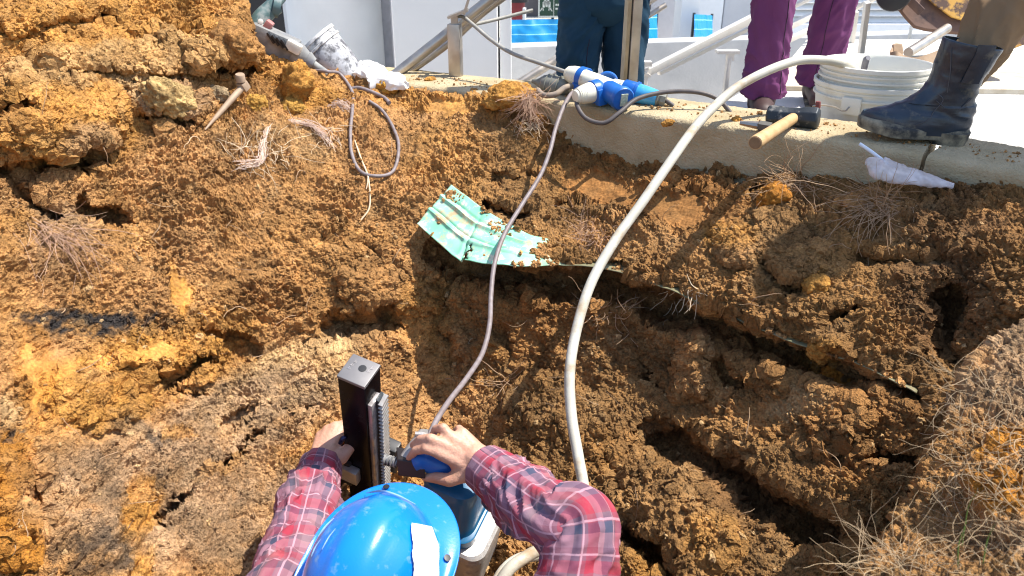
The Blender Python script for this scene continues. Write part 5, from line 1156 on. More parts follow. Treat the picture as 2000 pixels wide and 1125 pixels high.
# right hand: finger joints (base, middle, end, tip)
RH = {'index': [(858, 884, 1.362), (833, 876, 1.362), (812, 880, 1.376), (799, 895, 1.398)],
      'middle': [(866, 868, 1.366), (842, 857, 1.362), (821, 858, 1.378), (806, 870, 1.402)],
      'ring': [(879, 853, 1.374), (866, 836, 1.378), (851, 838, 1.396), (844, 850, 1.412)],
      'little': [(902, 847, 1.386), (897, 838, 1.400), (888, 845, 1.424), (884, 856, 1.436)],
      'thumb': [(905, 926, 1.372), (878, 938, 1.372), (852, 933, 1.384), (829, 932, 1.398)]}
b = MB()
cone(b, sR, eR, .052, .042); cone(b, eR, eR.lerp(wR, .35), .044, .044); cone(b, eR.lerp(wR, .35), wR, .042, .0265)
cone(b, V(955, 905, 1.378), V(928, 893, 1.376), .025, .027); cone(b, V(950, 925, 1.376), V(920, 915, 1.374), .024, .024)
pw = [V(930, 880, 1.378), V(935, 893, 1.375), V(936, 906, 1.374), V(934, 918, 1.374)]
for k, nm in enumerate(('little', 'ring', 'middle', 'index')):
    J = [V(*q) for q in RH[nm]]; r0 = (.0088, .0096, .0102, .0100)[k]
    cone(b, pw[k], J[0], .0165, .0125); cone(b, J[0], J[1], r0 * 1.06, r0 * .98); cone(b, J[1], J[2], r0 * .98, r0 * .86); cone(b, J[2], J[3], r0 * .86, r0 * .68); b.ball(J[1] + Vector((0, -.0015, .001)), r0 * 1.02)
J = [V(*q) for q in RH['thumb']]
cone(b, V(932, 922, 1.376), J[0], .022, .0165); cone(b, J[0], J[1], .0155, .0128); cone(b, J[1], J[2], .0122, .0108); cone(b, J[2], J[3], .0108, .0078); cone(b, V(880, 890, 1.372), J[0], .012, .014)
# left hand closed round the lever behind the column
cone(b, sL, eL, .052, .042); cone(b, eL, eL.lerp(wL, .35), .044, .044); cone(b, eL.lerp(wL, .35), wL, .042, .027)
kn = [(628, 852, 1.58), (641, 841, 1.58), (655, 835, 1.58), (670, 832, 1.585)]
for k, q in enumerate(kn):
    p0 = V(*q); cone(b, wL + Vector((.004 * (k - 1.5), 0, .004)), p0, .020, .0135)
    p1 = V(q[0] + 26, q[1] + 2 + 2 * k, q[2] - .004 + .022); p2 = V(q[0] + 34, q[1] + 22, q[2] + .050); p3 = V(q[0] + 16, q[1] + 34, q[2] + .046)
    cone(b, p0, p1, .0112, .0102); cone(b, p1, p2, .0102, .0092); cone(b, p2, p3, .0092, .0076)
cone(b, wL + Vector((.012, -.004, .0)), V(667, 893, 1.545), .021, .015); cone(b, V(667, 893, 1.545), V(686, 870, 1.555), .0145, .012); cone(b, V(686, 870, 1.555), V(694, 850, 1.57), .011, .009)
# torso, neck, head, legs
ch = (sR + sL) / 2 + Vector((0, -.03, -.10)); pel = ch + Vector((.0, -.16, -.40))
cone(b, pel, ch, .13, .14); cone(b, sL + Vector((.06, 0, -.02)), sR - Vector((.06, 0, .02)), .08, .08); cone(b, ch + Vector((0, .02, .10)), HC - hu * .10, .065, .056)
for s in (-1, 1):
    h_ = pel + Vector((.1 * s, 0, -.04)); k_ = h_ + Vector((.05 * s, .16, -.40)); a_ = k_ + Vector((0, -.12, -.40)); cone(b, h_, k_, .085, .055); cone(b, k_, a_, .052, .038); cone(b, a_, a_ + Vector((0, .13, -.045)), .038, .032)
head_shapes(b, HC, hf, hu)
flesh('body', b, .0032, M_SKIN, worker, 7)

def plaid_mat():
    m, N, L, bs_ = node_mat('plaid_cotton')
    tc = N.new('ShaderNodeTexCoord'); sp = N.new('ShaderNodeSeparateXYZ'); L.new(tc.outputs['UV'], sp.inputs[0])
    def ramp(sock, per, off):
        a = N.new('ShaderNodeMath'); a.operation = 'MULTIPLY_ADD'; a.inputs[1].default_value = 1 / per; a.inputs[2].default_value = off; L.new(sock, a.inputs[0])
        f_ = N.new('ShaderNodeMath'); f_.operation = 'FRACT'; L.new(a.outputs[0], f_.inputs[0])
        r = N.new('ShaderNodeValToRGB'); r.color_ramp.interpolation = 'CONSTANT'; e = r.color_ramp.elements
        base = (.205, .085, .115, 1); red = (.32, .036, .060, 1); navy = (.065, .070, .115, 1); mauve = (.29, .15, .19, 1)
        e[0].position = 0; e[0].color = base; e[1].position = .24; e[1].color = red
        for p_, c_ in ((.48, base), (.60, navy), (.76, mauve)):
            q_ = e.new(p_); q_.color = c_
        L.new(f_.outputs[0], r.inputs[0])
        s = N.new('ShaderNodeValToRGB'); s.color_ramp.interpolation = 'CONSTANT'; e = s.color_ramp.elements; e[0].color = (0, 0, 0, 1); e[1].position = .11; e[1].color = (1, 1, 1, 1)
        for p_, v_ in ((.150, 0), (.55, 1), (.585, 0)):
            q_ = e.new(p_); q_.color = (v_, v_, v_, 1)
        L.new(f_.outputs[0], s.inputs[0]); return r.outputs[0], s.outputs[0]
    cu, su = ramp(sp.outputs[0], .080, .3); cv_, sv_ = ramp(sp.outputs[1], .076, .12)
    mx = N.new('ShaderNodeMix'); mx.data_type = 'RGBA'; mx.inputs[0].default_value = .5; L.new(cu, mx.inputs[6]); L.new(cv_, mx.inputs[7])
    mm = N.new('ShaderNodeMath'); mm.operation = 'MAXIMUM'; L.new(su, mm.inputs[0]); L.new(sv_, mm.inputs[1])
    ms = N.new('ShaderNodeMath'); ms.operation = 'MULTIPLY'; ms.inputs[1].default_value = .50; L.new(mm.outputs[0], ms.inputs[0])
    m2 = N.new('ShaderNodeMix'); m2.data_type = 'RGBA'; L.new(ms.outputs[0], m2.inputs[0]); L.new(mx.outputs[2], m2.inputs[6]); m2.inputs[7].default_value = (.60, .36, .42, 1)
    nz = N.new('ShaderNodeTexNoise'); nz.inputs['Scale'].default_value = 22; nz.inputs['Detail'].default_value = 7; L.new(tc.outputs['Object'], nz.inputs['Vector'])
    mr = N.new('ShaderNodeMapRange'); mr.inputs[1].default_value = .50; mr.inputs[2].default_value = .80; mr.inputs[4].default_value = .45; L.new(nz.outputs[0], mr.inputs[0])
    m3 = N.new('ShaderNodeMix'); m3.data_type = 'RGBA'; L.new(mr.outputs[0], m3.inputs[0]); L.new(m2.outputs[2], m3.inputs[6]); m3.inputs[7].default_value = (.34, .22, .20, 1)
    L.new(m3.outputs[2], bs_.inputs['Base Color']); bs_.inputs['Roughness'].default_value = .9; bs_.inputs['Specular IOR Level'].default_value = .2
    n3 = N.new('ShaderNodeTexNoise'); n3.inputs['Scale'].default_value = 500; L.new(tc.outputs['Object'], n3.inputs['Vector'])
    bp = N.new('ShaderNodeBump'); bp.inputs['Strength'].default_value = .2; bp.inputs['Distance'].default_value = .003; L.new(n3.outputs[0], bp.inputs['Height']); L.new(bp.outputs[0], bs_.inputs['Normal'])
    return m
M_PLAID = plaid_mat()
b = MB()
cuR0 = V(1012, 940, 1.33)
P, uv = cloth_grid([wR.lerp(eR, .20), wR.lerp(eR, .5), wR.lerp(eR, .82) + Vector((.0, .0, .006)), eR + Vector((.010, .012, .008)), eR.lerp(sR, .22) + Vector((.012, .0, 0)), eR.lerp(sR, .55), sR], [.046, .051, .055, .056, .060, .066, .085], 210, 84, up=(0, -.3, 1), amp=.012, fa=21, ft=1.25, tw=.8, seed=1, fine=.004, bulk=lambda A, Th: .007 * np.exp(-((A - .11) / .03) ** 2)); put_cloth(b, P, uv)
P, uv = cloth_grid([wL.lerp(eL, .16), wL.lerp(eL, .5), wL.lerp(eL, .85), eL + Vector((-.006, .0, 0)), eL.lerp(sL, .25), eL.lerp(sL, .6), sL], [.045, .053, .060, .064, .068, .072, .085], 210, 84, up=(0, -.3, 1), amp=.015, fa=22, ft=1.2, tw=.8, seed=7, fine=.004, bulk=lambda A, Th: .009 * np.exp(-((A - .11) / .03) ** 2)); put_cloth(b, P, uv)
P, uv = cloth_grid([pel - Vector((0, 0, .1)), pel.lerp(ch, .5), ch, ch + Vector((0, .02, .10)), ch + Vector((0, .05, .17))], [.17, .18, .215, .19, .075], 70, 90, up=(1, 0, 0), flat=.66, amp=.012, seed=3); put_cloth(b, P, uv)
shirt = b.build('shirt', M_PLAID, worker, angle=80)
def cuff(w_, e_, s0, s1, r0, r1, seed):
    P, uv = cloth_grid([w_.lerp(e_, s0), w_.lerp(e_, (s0 + s1) / 2), w_.lerp(e_, s1)], [r0, (r0 + r1) / 2 + .001, r1], 40, 84, up=(0, -.3, 1), amp=.003, fa=20, seed=seed, fine=.003); uv[..., 1] += .05
    b = MB(); b.sheet(P, uv.reshape(-1, 2)); o = b.build('cuff', M_PLAID, shirt, angle=80); md = o.modifiers.new('thick', 'SOLIDIFY'); md.thickness = .0035; md.offset = -1; return P
PR = cuff(wR, eR, -.015, .275, .0425, .0475, 11); PL_ = cuff(wL, eL, .015, .245, .0405, .047, 15)
k = int(np.argmin([pix(PR[28, j])[1] * -1 for j in range(84)])); p = Vector(PR[12, (k + 6) % 83]); b = MB(); n_ = (p - wR.lerp(eR, .08)).normalized(); b.lathe(p - n_ * .001, n_, [(0, .0055), (.003, .0055), (.0034, .004)], 14); b.build('button', M_BLACK, shirt)
b = MB()
for s in (-1, 1):
    h_ = pel + Vector((.1 * s, 0, -.04)); k_ = h_ + Vector((.05 * s, .16, -.40)); a_ = k_ + Vector((0, -.12, -.40))
    P, uv = cloth_grid([h_, h_.lerp(k_, .5), k_, k_.lerp(a_, .5), a_], [.115, .105, .09, .08, .075], 80, 50, up=(0, 1, 0), amp=.012, seed=s); put_cloth(b, P, uv)
P, uv = cloth_grid([pel - Vector((0, 0, .12)), pel, pel + Vector((0, .04, .1))], [.13, .175, .165], 24, 50, up=(1, 0, 0), flat=.75, amp=.005); put_cloth(b, P, uv)
b.build('trousers', M_JEAN, worker, angle=80)
b = MB(); b.ball(HC + hu * .03 - hf * .015, (.079, .095, .088), HM, 24, 14); b.build('hair', M_HAIR, worker)

# ---- hard hat
HO = HC + hu * .035
def hat_pt(phi, r):
    """r 0..1 over the dome, 1..2 over the brim; phi 0 = forward"""
    cf, sf = math.cos(phi), math.sin(phi)
    a, f_ = .094, (.120 if cf > 0 else .126)
    R = 1 / math.sqrt((sf / a) ** 2 + (cf / f_) ** 2)
    front = max(0, cf) ** 1.5
    if r <= 1:
        x, y = R * r * sf, R * r * cf; z = .112 * (1 - r ** 2.35) ** .62
        rid = math.exp(-(x / .031) ** 6) * .0055 * (1 - r ** 6) + .0035 * sum(math.exp(-((abs(x) - .066) / .011) ** 2) for _ in (0,)) * (1 - r ** 4)
        return x, y, z + rid
    e = r - 1; bw = .016 + .030 * front + .004 * max(0, -cf)
    x, y = (R + bw * e) * sf, (R + bw * e) * cf
    return x, y, -.004 * math.sin(e * 3.14) - e * (.004 + .016 * front) + .004 * front * math.sin(e * 3.14)
nph, rs = 128, list(np.linspace(.01, .8, 34)) + list(np.linspace(.82, 1, 16)) + list(np.linspace(1.02, 2, 18))
rows = [[tuple(HO + HM @ Vector(hat_pt(2 * math.pi * k / nph, r))) for k in range(nph)] for r in rs]
M_HAT = mat('blue_hat_plastic', (.003, .205, .72), .28, col2=(.003, .18, .66), scale=10, coat=.5, bump=.05, bscale=300, dirt=(.20, .33, .50), dscale=46, dlo=.57, dhi=.74)
b = MB(); P = np.array(rows); b.add(P.reshape(-1, 3), [tuple(q) for q in grid_faces(len(rs), nph, True)] + [tuple(range(nph - 1, -1, -1))])
hat = b.build('hard_hat', M_HAT, worker, angle=60); md = hat.modifiers.new('thick', 'SOLIDIFY'); md.thickness = .003; md.offset = 1
def hat_world(phi, r, lift=.0012):
    p = Vector(hat_pt(phi, r)); q = Vector(hat_pt(phi + .01, r)); s = Vector(hat_pt(phi, r - .01)); n = (q - p).cross(s - p).normalized()
    if n.z < 0: n = -n
    return HO + HM @ (p + n * (lift + .003)), HM @ n
# torn paper sticker, on the right rear of the dome
def hat_at(px, py):
    best = None
    for k in range(nph):
        for r in rs:
            w_, n_ = HO + HM @ Vector(hat_pt(2 * math.pi * k / nph, r)), None
            x, y, d = pix(np.array(w_)); e = (x - px) ** 2 + (y - py) ** 2 + (d > HD) * 900
            if best is None or e < best[0]: best = (e, 2 * math.pi * k / nph, r)
    return best[1], best[2]
HD = pix(np.array(HO))[2] + .03
from mathutils.bvhtree import BVHTree
_bv = BVHTree.FromPolygons([Vector(q) for q in P.reshape(-1, 3)], [tuple(int(i) for i in q) for q in grid_faces(len(rs), nph, True)])
def hat_hit(px, py, lift=.0044):
    o_ = Vector(C0); d_ = (V(px, py, 1.0) - o_).normalized(); h = _bv.ray_cast(o_, d_)
    if h[0] is None: return None
    n = h[1] if h[1].dot(d_) < 0 else -h[1]
    return h[0] + n * lift
rows = []
for i in range(51):
    i = i / 2; y = 1028 + 130 * i / 25; rag = lambda s: 2.6 * float(fbm(np.array([[i * .23, s, 0.]]), 3)[0])
    x0, x1 = 803 + 4 * i / 25 + rag(1) - 2, 838 + 14 * min(1, i / 8) + rag(4) * .4
    row = [hat_hit(x0 + (x1 - x0) * j / 13, y + (7 - j) * (-.5 if i < 1 else 0)) for j in range(14)]
    if any(q is None for q in row): break
    rows.append([tuple(q) for q in row])
if len(rows) > 3:
    b = MB(); b.sheet(np.array(rows)); b.build('paper_sticker', mat('worn_white_paper', (.80, .80, .80), .6, amount=.1, scale=30, dirt=(.10, .20, .45), dscale=60, dlo=.70, dhi=.72), hat)
for phi, r in ((-.32, 1.72), (.98, 1.35), (1.75, 1.5)):
    b = MB(); p, n = hat_world(phi, r, .0002); b.lathe(p, n, [(0, .0055), (.0008, .0055), (.001, .004)], 16); b.build('vent_hole', M_BLACK, hat)
def scratch_glint(pts, r, name='scuff_glint'):
    q = [hat_hit(x, y, .0032) for x, y in pts]
    if all(q): b = MB(); b.tube(q, [r * .3, r, r * .8, r * .3], 6, 40, flat=.4); b.build(name, mat('pale_scuff_glint', (.35, .55, .75), .6), hat)
scratch_glint([(716, 966), (745, 964), (775, 972), (808, 988)], .0022); scratch_glint([(625, 1050), (640, 1030), (655, 1015)], .0022); scratch_glint([(632, 1075), (645, 1052), (658, 1035)], .0016); scratch_glint([(612, 1088), (620, 1070), (630, 1055)], .0016)  # first stroke is a scratch arc, the left ones paint ridge reflections

# ================================================================ core drill
drill = thing('core_drill', 'blue and silver core drill on a dark square column in the pit', 'core drill', V(760, 1180, 1.6))
da = Vector((.098, -.345, .933)).normalized()                       # along the column, upwards
e1 = Vector((math.cos(math.radians(24)), -math.sin(math.radians(24)), 0)); e1 = (e1 - da * e1.dot(da)).normalized(); e2 = da.cross(e1).normalized()   # e1 right, e2 away
DM = Matrix((e1, e2, da)).transposed()
topc = V(701, 724, 1.40); CW = .057
def DP(x, y, z): return topc + e1 * x + e2 * y + da * z
M_COL = mat('black_gloss_steel', (.003, .002, .003), .22, 0, col2=(.006, .004, .005), scale=14, dirt=(.035, .025, .025), dscale=18, dlo=.60, dhi=.8, spec=.08)
M_CAP = mat('grey_cap', (.20, .19, .19), .5, .4, amount=.3, scale=60)
M_EDGE = mat('worn_steel_edge', (.45, .42, .42), .32, .85, amount=.4, scale=50, dirt=(.20, .18, .17), dscale=30, dlo=.5, dhi=.7)
M_MOTOR = mat('teal_motor_paint', (.006, .11, .24), .35, col2=(.006, .085, .19), scale=14, dirt=(.10, .17, .22), dscale=16, dlo=.60, dhi=.8, coat=.2)
M_ALU = mat('cast_aluminium', (.52, .50, .48), .45, .55, col2=(.40, .38, .36), scale=24, dirt=(.24, .19, .15), dscale=20, dlo=.52, dhi=.7, bump=.3, bscale=90)
b = MB(); b.box(DP(0, 0, -.40), (CW, CW, .79), DM, .004); col_ = b.build('column', M_COL, drill)
b = MB(); b.box(DP(0, 0, -.002), (CW + .001, CW + .001, .008), DM, .002); cap = b.build('top_cap', M_CAP, drill)
b = MB(); b.lathe(DP(.004, .006, .0022), da, [(0, .0075), (.0006, .0075), (.0007, .006)], 20); b.build('bolt_hole', M_BLACK, cap)
b = MB()
for x, y in ((-.016, .012), (-.018, .003), (-.019, -.006), (.018, .012), (.016, .004)):
    b.box(DP(x, y, .0023), (.0045, .0012, .0008), DM); b.box(DP(x, y + .003, .0023), (.0012, .005, .0008), DM); b.box(DP(x + .003, y + .0015, .0023), (.001, .003, .0008), DM)
b.build('stamped_marks', M_EDGE, cap)
b = MB(); b.box(DP(CW / 2 + .0045, -.006, -.43), (.009, .034, .74), DM, .0015); b.build('rack_bed', M_EDGE, drill)
b = MB(); b.box(DP(CW / 2 + .011, .004, -.43), (.008, .022, .74), DM); b.build('rack_base', M_IRON, drill)
b = MB()
for k in range(56):
    b.box(DP(CW / 2 + .0185, .003, -.066 - .0125 * k), (.010, .024, .0056), DM @ Matrix.Rotation(math.radians(20), 3, 'X'))
b.build('gear_rack', M_ALU, drill)
# carriage that rides on the column
b = MB(); b.box(DP(-.035, .0, -.33), (.040, .075, .09), DM, .005); b.box(DP(.0, .045, -.33), (.11, .03, .09), DM, .005); b.build('carriage', M_BLACK, drill)
b = MB(); b.box(DP(-.022, -.038, -.318), (.055, .018, .045), DM, .003); b.build('carriage_plate', M_ALU, drill)
b = MB(); b.box(DP(-.054, -.040, -.35), (.03, .03, .08), DM, .004); b.build('clamp_block', M_BLACK, drill)
# lever held by the left hand
b = MB(); b.tube([DP(-.02, .05, -.30), V(684, 880, 1.585), V(684, 850, 1.59), V(682, 826, 1.60)], [.009, .009, .0095, .007], 12, 20); b.build('feed_lever', M_BLACK, drill)
b = MB(); b.tube([V(664, 866, 1.535), V(669, 857, 1.53), V(680, 851, 1.535)], [.004, .0062, .004], 10, 10); b.build('lever_tip', mat('dark_blue_metal', (.03, .03, .08), .25, .6), drill)
# motor beside the column
mo = V(893, 930, 1.47); ma = da
def MP(x, y, z): return mo + e1 * x + e2 * y + ma * z
def rounded(hx, hy, r, n=8):
    pts = []
    for cx_, cy_, a0 in ((hx - r, hy - r, 0), (-hx + r, hy - r, 90), (-hx + r, -hy + r, 180), (hx - r, -hy + r, 270)):
        for k in range(n + 1): a = math.radians(a0 + 90 * k / n); pts.append((cx_ + r * math.cos(a), cy_ + r * math.sin(a)))
    return pts
def extr(b, secs):
    rows = []
    for z, hx, hy, r, ox, oy in secs: rows.append([tuple(MP(x + ox, y + oy, z)) for x, y in rounded(hx, hy, r)])
    P = np.array(rows); n = P.shape[1]; b.add(P.reshape(-1, 3), [tuple(q) for q in grid_faces(len(rows), n, True)] + [tuple(range(n - 1, -1, -1)), tuple(range((len(rows) - 1) * n, len(rows) * n))]); return b
b = MB(); extr(b, [(.022, .04, .04, .03, 0, 0), (.016, .052, .052, .034, 0, 0), (.0, .056, .056, .036, 0, 0), (-.115, .056, .056, .036, 0, 0), (-.13, .060, .060, .034, 0, 0)]); b.build('motor_housing', M_MOTOR, drill, angle=35)
b = MB(); extr(b, [(-.124, .0625, .0625, .03, 0, 0), (-.126, .065, .065, .03, 0, 0), (-.148, .065, .065, .03, 0, 0), (-.150, .0625, .0625, .03, 0, 0)]); b.build('motor_flange', M_MOTOR, drill, angle=35)
b = MB(); extr(b, [(-.152, .078, .070, .03, .010, 0), (-.157, .083, .075, .03, .012, 0), (-.172, .085, .077, .03, .012, 0), (-.175, .080, .072, .03, .012, 0), (-.36, .078, .070, .03, .012, 0)]); b.build('gearbox', M_ALU, drill, angle=30)
for x, y in ((.046, -.046), (.046, .046), (-.046, -.046)):
    b = MB(); b.lathe(MP(x, y, -.148), ma, [(0, .0085), (.004, .0085), (.0041, .0065), (.011, .006), (.012, .004)], 6); b.build('bolt', M_EDGE, drill)
for x, y in ((.084, -.052), (.082, .030), (.040, -.066)):
    b = MB(); b.lathe(MP(x, y, -.158), ma, [(0, .0062), (.002, .0062), (.0022, .004), (.001, .003)], 12); b.build('screw', M_IRON, drill)
# switch handle
b = MB(); b.prism([V(775, 897, 1.40), V(829, 905, 1.38), V(831, 936, 1.385), V(778, 930, 1.405)], V(800, 880, 1.44) - V(802, 905, 1.40)); b.build('switch_box', mat('dark_switch_box', (.035, .03, .032), .35, .3, amount=.4), drill, bevel=.002)
b = MB(); b.prism([V(776, 896, 1.41), V(800, 899, 1.395), V(838, 852, 1.41), V(812, 850, 1.42)], Vector((0.004, .035, -.01))); b.build('handle_bracket', M_ALU, drill, bevel=.003)
b = MB(); b.tube([V(834, 858, 1.415), V(829, 849, 1.42), V(811, 847, 1.42)], .004, 8, 12); b.build('bracket_lip', M_ALU, drill)
b = MB(); b.tube([V(812, 904, 1.40), V(826, 899, 1.398), V(850, 906, 1.402), V(880, 912, 1.41), V(915, 912, 1.43)], [.017, .0195, .0205, .021, .021], 18, 30); b.build('grip', M_BLUE, drill)
b = MB(); p, q = V(752, 898, 1.43), V(778, 904, 1.42)
for k in range(4): lat(b, p.lerp(q, k * .25), p.lerp(q, k * .25 + .16), [(0, .008), (.2, .0105), (.8, .0105), (1, .008)])
lat(b, p, q, [(0, .0075), (1, .0075)]); b.build('ribbed_boot', mat('ribbed_rubber', (.10, .10, .10), .4, col2=(.35, .34, .33), scale=60), drill)
b = MB(); b.tube([V(655, 985, 1.42), V(648, 1010, 1.40), V(638, 1040, 1.38), V(636, 1075, 1.38)], .003, 8, 20); b.build('thin_lead', M_CORDK, drill)
b = MB(); b.box(DP(-.06, .0, -.40), (.10, .03, .03), DM, .004); b.build('side_arm', M_BLACK, drill)
# base that the rig stands on, down in the pit
b = MB(); b.box(DP(.06, .0, -.80), (.26, .20, .03), DM, .006); b.build('base_plate', M_ALU, drill)
# ================================================================ clods, crumbs, roots
rg = np.random.default_rng(11)
def clod_mesh(c, n, size, col, seed, name='soil_clod'):
    bm = bmesh.new(); bmesh.ops.create_icosphere(bm, subdivisions=5, radius=1); v = np.array([tuple(q.co) for q in bm.verts]); f = np.array([[q.index for q in fc.verts] for fc in bm.faces]); bm.free()
    q = v * np.array(size)[None]
    d, cg, cc = soil_detail(q * 1.0 + seed * 3.1, v, np.zeros(len(v)), np.zeros(len(v)))
    lump = fbm(v * 1.3 + seed, 3) * .28
    q = q * (1 + lump[:, None]) + v * (d * min(1.0, max(size) * 18))[:, None]
    z = Vector(n).normalized(); x = Vector((1, .2, 0)); x = (x - z * x.dot(z)).normalized(); y = z.cross(x); M = np.array(Matrix((x, y, z)).transposed())
    cl = np.array(col)[None] * (.78 + .4 * cg[:, None]) * (.85 + .3 * sstep(-.5, .5, fbm(q * 30, 3)))[:, None]
    return mesh_np(name, q @ M.T + np.array(c)[None], f, SOIL, attrs={'soil_colour': np.clip(cl, .01, .8), 'smooth_clay': np.zeros(len(v))})
CL = [
 (335, 193, (.055, .028, .028), (.52, .34, .14), 'large pale grey clod lying right of centre on the ochre heap'),
 (995, 186, (.075, .04, .032), PAL['ochre'], 'ochre clod overhanging the kerb with fine roots on its right side'),
 (1512, 385, (.034, .03, .028), PAL['deep'], 'orange clod under the arched root tuft below the hammer'),
 (1590, 556, (.022, .022, .022), PAL['ochre'], 'small ochre clod in the dark soil right of the sheet'),
 (1602, 690, (.030, .022, .024), PAL['ochre'], 'upper of two yellow clods at the end of the buried sheet edge'),
 (1640, 742, (.028, .024, .024), PAL['deep'], 'lower of two yellow clods at the end of the buried sheet edge'),
 (570, 172, (.085, .045, .04), PAL['ochre'], 'ochre clod below the power tool on the heap edge'),
 (455, 92, (.055, .042, .045), PAL['brown'], 'brown shaded clod left of the power tool handle'),
 (500, 205, (.028, .024, .022), (.52, .28, .06), 'yellow clod beside the head of the steel pin'),
 (425, 186, (.026, .018, .018), (.42, .30, .17), 'grey brown clod left of the steel pin head'),
 (575, 210, (.035, .022, .02), (.52, .28, .06), 'flat yellow clod lying below the ochre heap edge'),
 (715, 160, (.035, .02, .02), PAL['brown'], 'brown clod in front of the white plastic bag'),
 (755, 176, (.03, .02, .018), (.52, .27, .05), 'yellow clod at the right end of the white plastic bag'),
 (610, 105, (.028, .02, .02), (.48, .32, .12), 'pale clod wedged between the power tool and stained pail'),
]
for k, (x, y, sz, col_, lb) in enumerate(CL):
    if k == 1: p, n = Vz(x, 197, .0) + Vector((0, .01, .012)), Vector((0, -.4, 1))
    elif k == 13: p, n = V(x, y, 2.40), Vector((0, 0, 1))
    else: p, n = on_soil(x, y, -.006)
    tag(clod_mesh(p, n, sz, col_, k + 1), lb, 'soil clod', 'soil clods')
p = Vz(840, 156, .004); tag(clod_mesh(p, (0, 0, 1), (.016, .01, .007), PAL['ochre'], 40), 'tiny ochre clod alone on top of the white kerb', 'soil clod', 'soil clods')
p = Vz(1440, 234, .004); tag(clod_mesh(p, (0, 0, 1), (.012, .009, .006), PAL['ochre'], 41), 'small ochre clod at the tip of the cold chisel', 'soil clod', 'soil clods')
p = Vz(1305, 240, -.004); tag(clod_mesh(p, (-.4, -.8, .5), (.013, .007, .005), PAL['ochre'], 42), 'flat ochre clod stuck on the kerb edge left of the hose', 'soil clod', 'soil clods')

# ---- loose crumbs, thousands of them
bm = bmesh.new(); bmesh.ops.create_icosphere(bm, subdivisions=2, radius=1); ico = np.array([tuple(q.co) for q in bm.verts]); icof = np.array([[q.index for q in fc.verts] for fc in bm.faces]); bm.free()
variants = [ico * (1 + .75 * fbm(ico * 1.9 + 7 * k, 3)[:, None]) * rg.uniform(.6, 1.3, (1, 3)) for k in range(14)]
def scatter(name, pos, nrm, size, col, label):
    n = len(pos); vi = rg.integers(0, 14, n); Vv = np.stack([variants[k] for k in vi])
    a = rg.normal(size=(n, 3, 3)); qm, _ = np.linalg.qr(a)
    W_ = np.einsum('nij,nkj->nki', qm, Vv) * size[:, None, None] + pos[:, None] + nrm[:, None] * (size * .12)[:, None, None]
    m = len(ico); F_ = (icof[None] + (np.arange(n) * m)[:, None, None]).reshape(-1, 3)
    C_ = np.repeat(col, m, 0)
    o = mesh_np(name, W_.reshape(-1, 3), F_, SOIL, smooth=False, attrs={'soil_colour': np.clip(C_, .01, .85), 'smooth_clay': np.zeros(n * m)})
    return tag(o, label, 'soil crumbs', kind='stuff')
NCR = 15000
ii = rg.integers(NB + 2, NB + NR - 130, NCR * 3); jj = rg.integers(190, NC - 170, NCR * 3) + NE
dens = sstep(-.2, .5, fbm(GP[ii, jj] * 4 + 9, 3)); keep = (rg.random(NCR * 3) < .25 + .75 * dens) & (smooth.reshape(PX.shape)[ii, jj] < .3) & (GN[ii, jj, 2] > -.25)
ii, jj = ii[keep][:NCR], jj[keep][:NCR]
sz = np.clip(np.exp(rg.normal(-5.85, .42, len(ii))), .0014, .0095)
tone = rg.uniform(.75, 1.15, (len(ii), 1)); pg = (rg.random((len(ii), 1)) < .05)
cc_ = GCOL[ii, jj] * tone; cc_ = np.where(pg, cc_ * .4 + np.array(PAL['pale'])[None] * .75, cc_)
scatter('soil_crumbs', GP[ii, jj], GN[ii, jj], sz, cc_, 'loose soil crumbs and pebbles all over the cut faces')
# crumbs lying on the green sheet and on the kerb
n1 = 2600; a = rg.integers(0, NS, n1); c = rg.integers(0, NT, n1); kp = (fbm(SHEET_P[a, c] * 12 + 4, 3) > -.15 + .5 * (1 - sstep(.18, .42, a / NS))); a, c = a[kp], c[kp]
pos = SHEET_P[a, c] + SHEET_N[a, c] * .002; sz = np.clip(np.exp(rg.normal(-5.7, .5, len(a))), .0012, .010)
kx = rg.uniform(-.5, 1.9, 900); kyy = np.interp(kx, [q[0] for q in KL] + [q[0] for q in KR], [q[1] for q in KL] + [q[1] for q in KR]) + rg.uniform(.02, .2, 900) ** 1.2
kpos = np.stack([kx + .08, kyy, np.full(900, .004)], -1); ksz = np.clip(np.exp(rg.normal(-6.5, .6, 900)), .0006, .006)
P_ = np.concatenate([pos, kpos]); N_ = np.concatenate([SHEET_N[a, c], np.repeat([[0, 0, 1.0]], 900, 0)]); S_ = np.concatenate([sz, ksz])
scatter('loose_crumbs', P_, N_, S_, np.array(PAL['tan'])[None] * rg.uniform(.7, 1.5, (len(P_), 1)), 'soil crumbs strewn on the green sheet and kerb top')

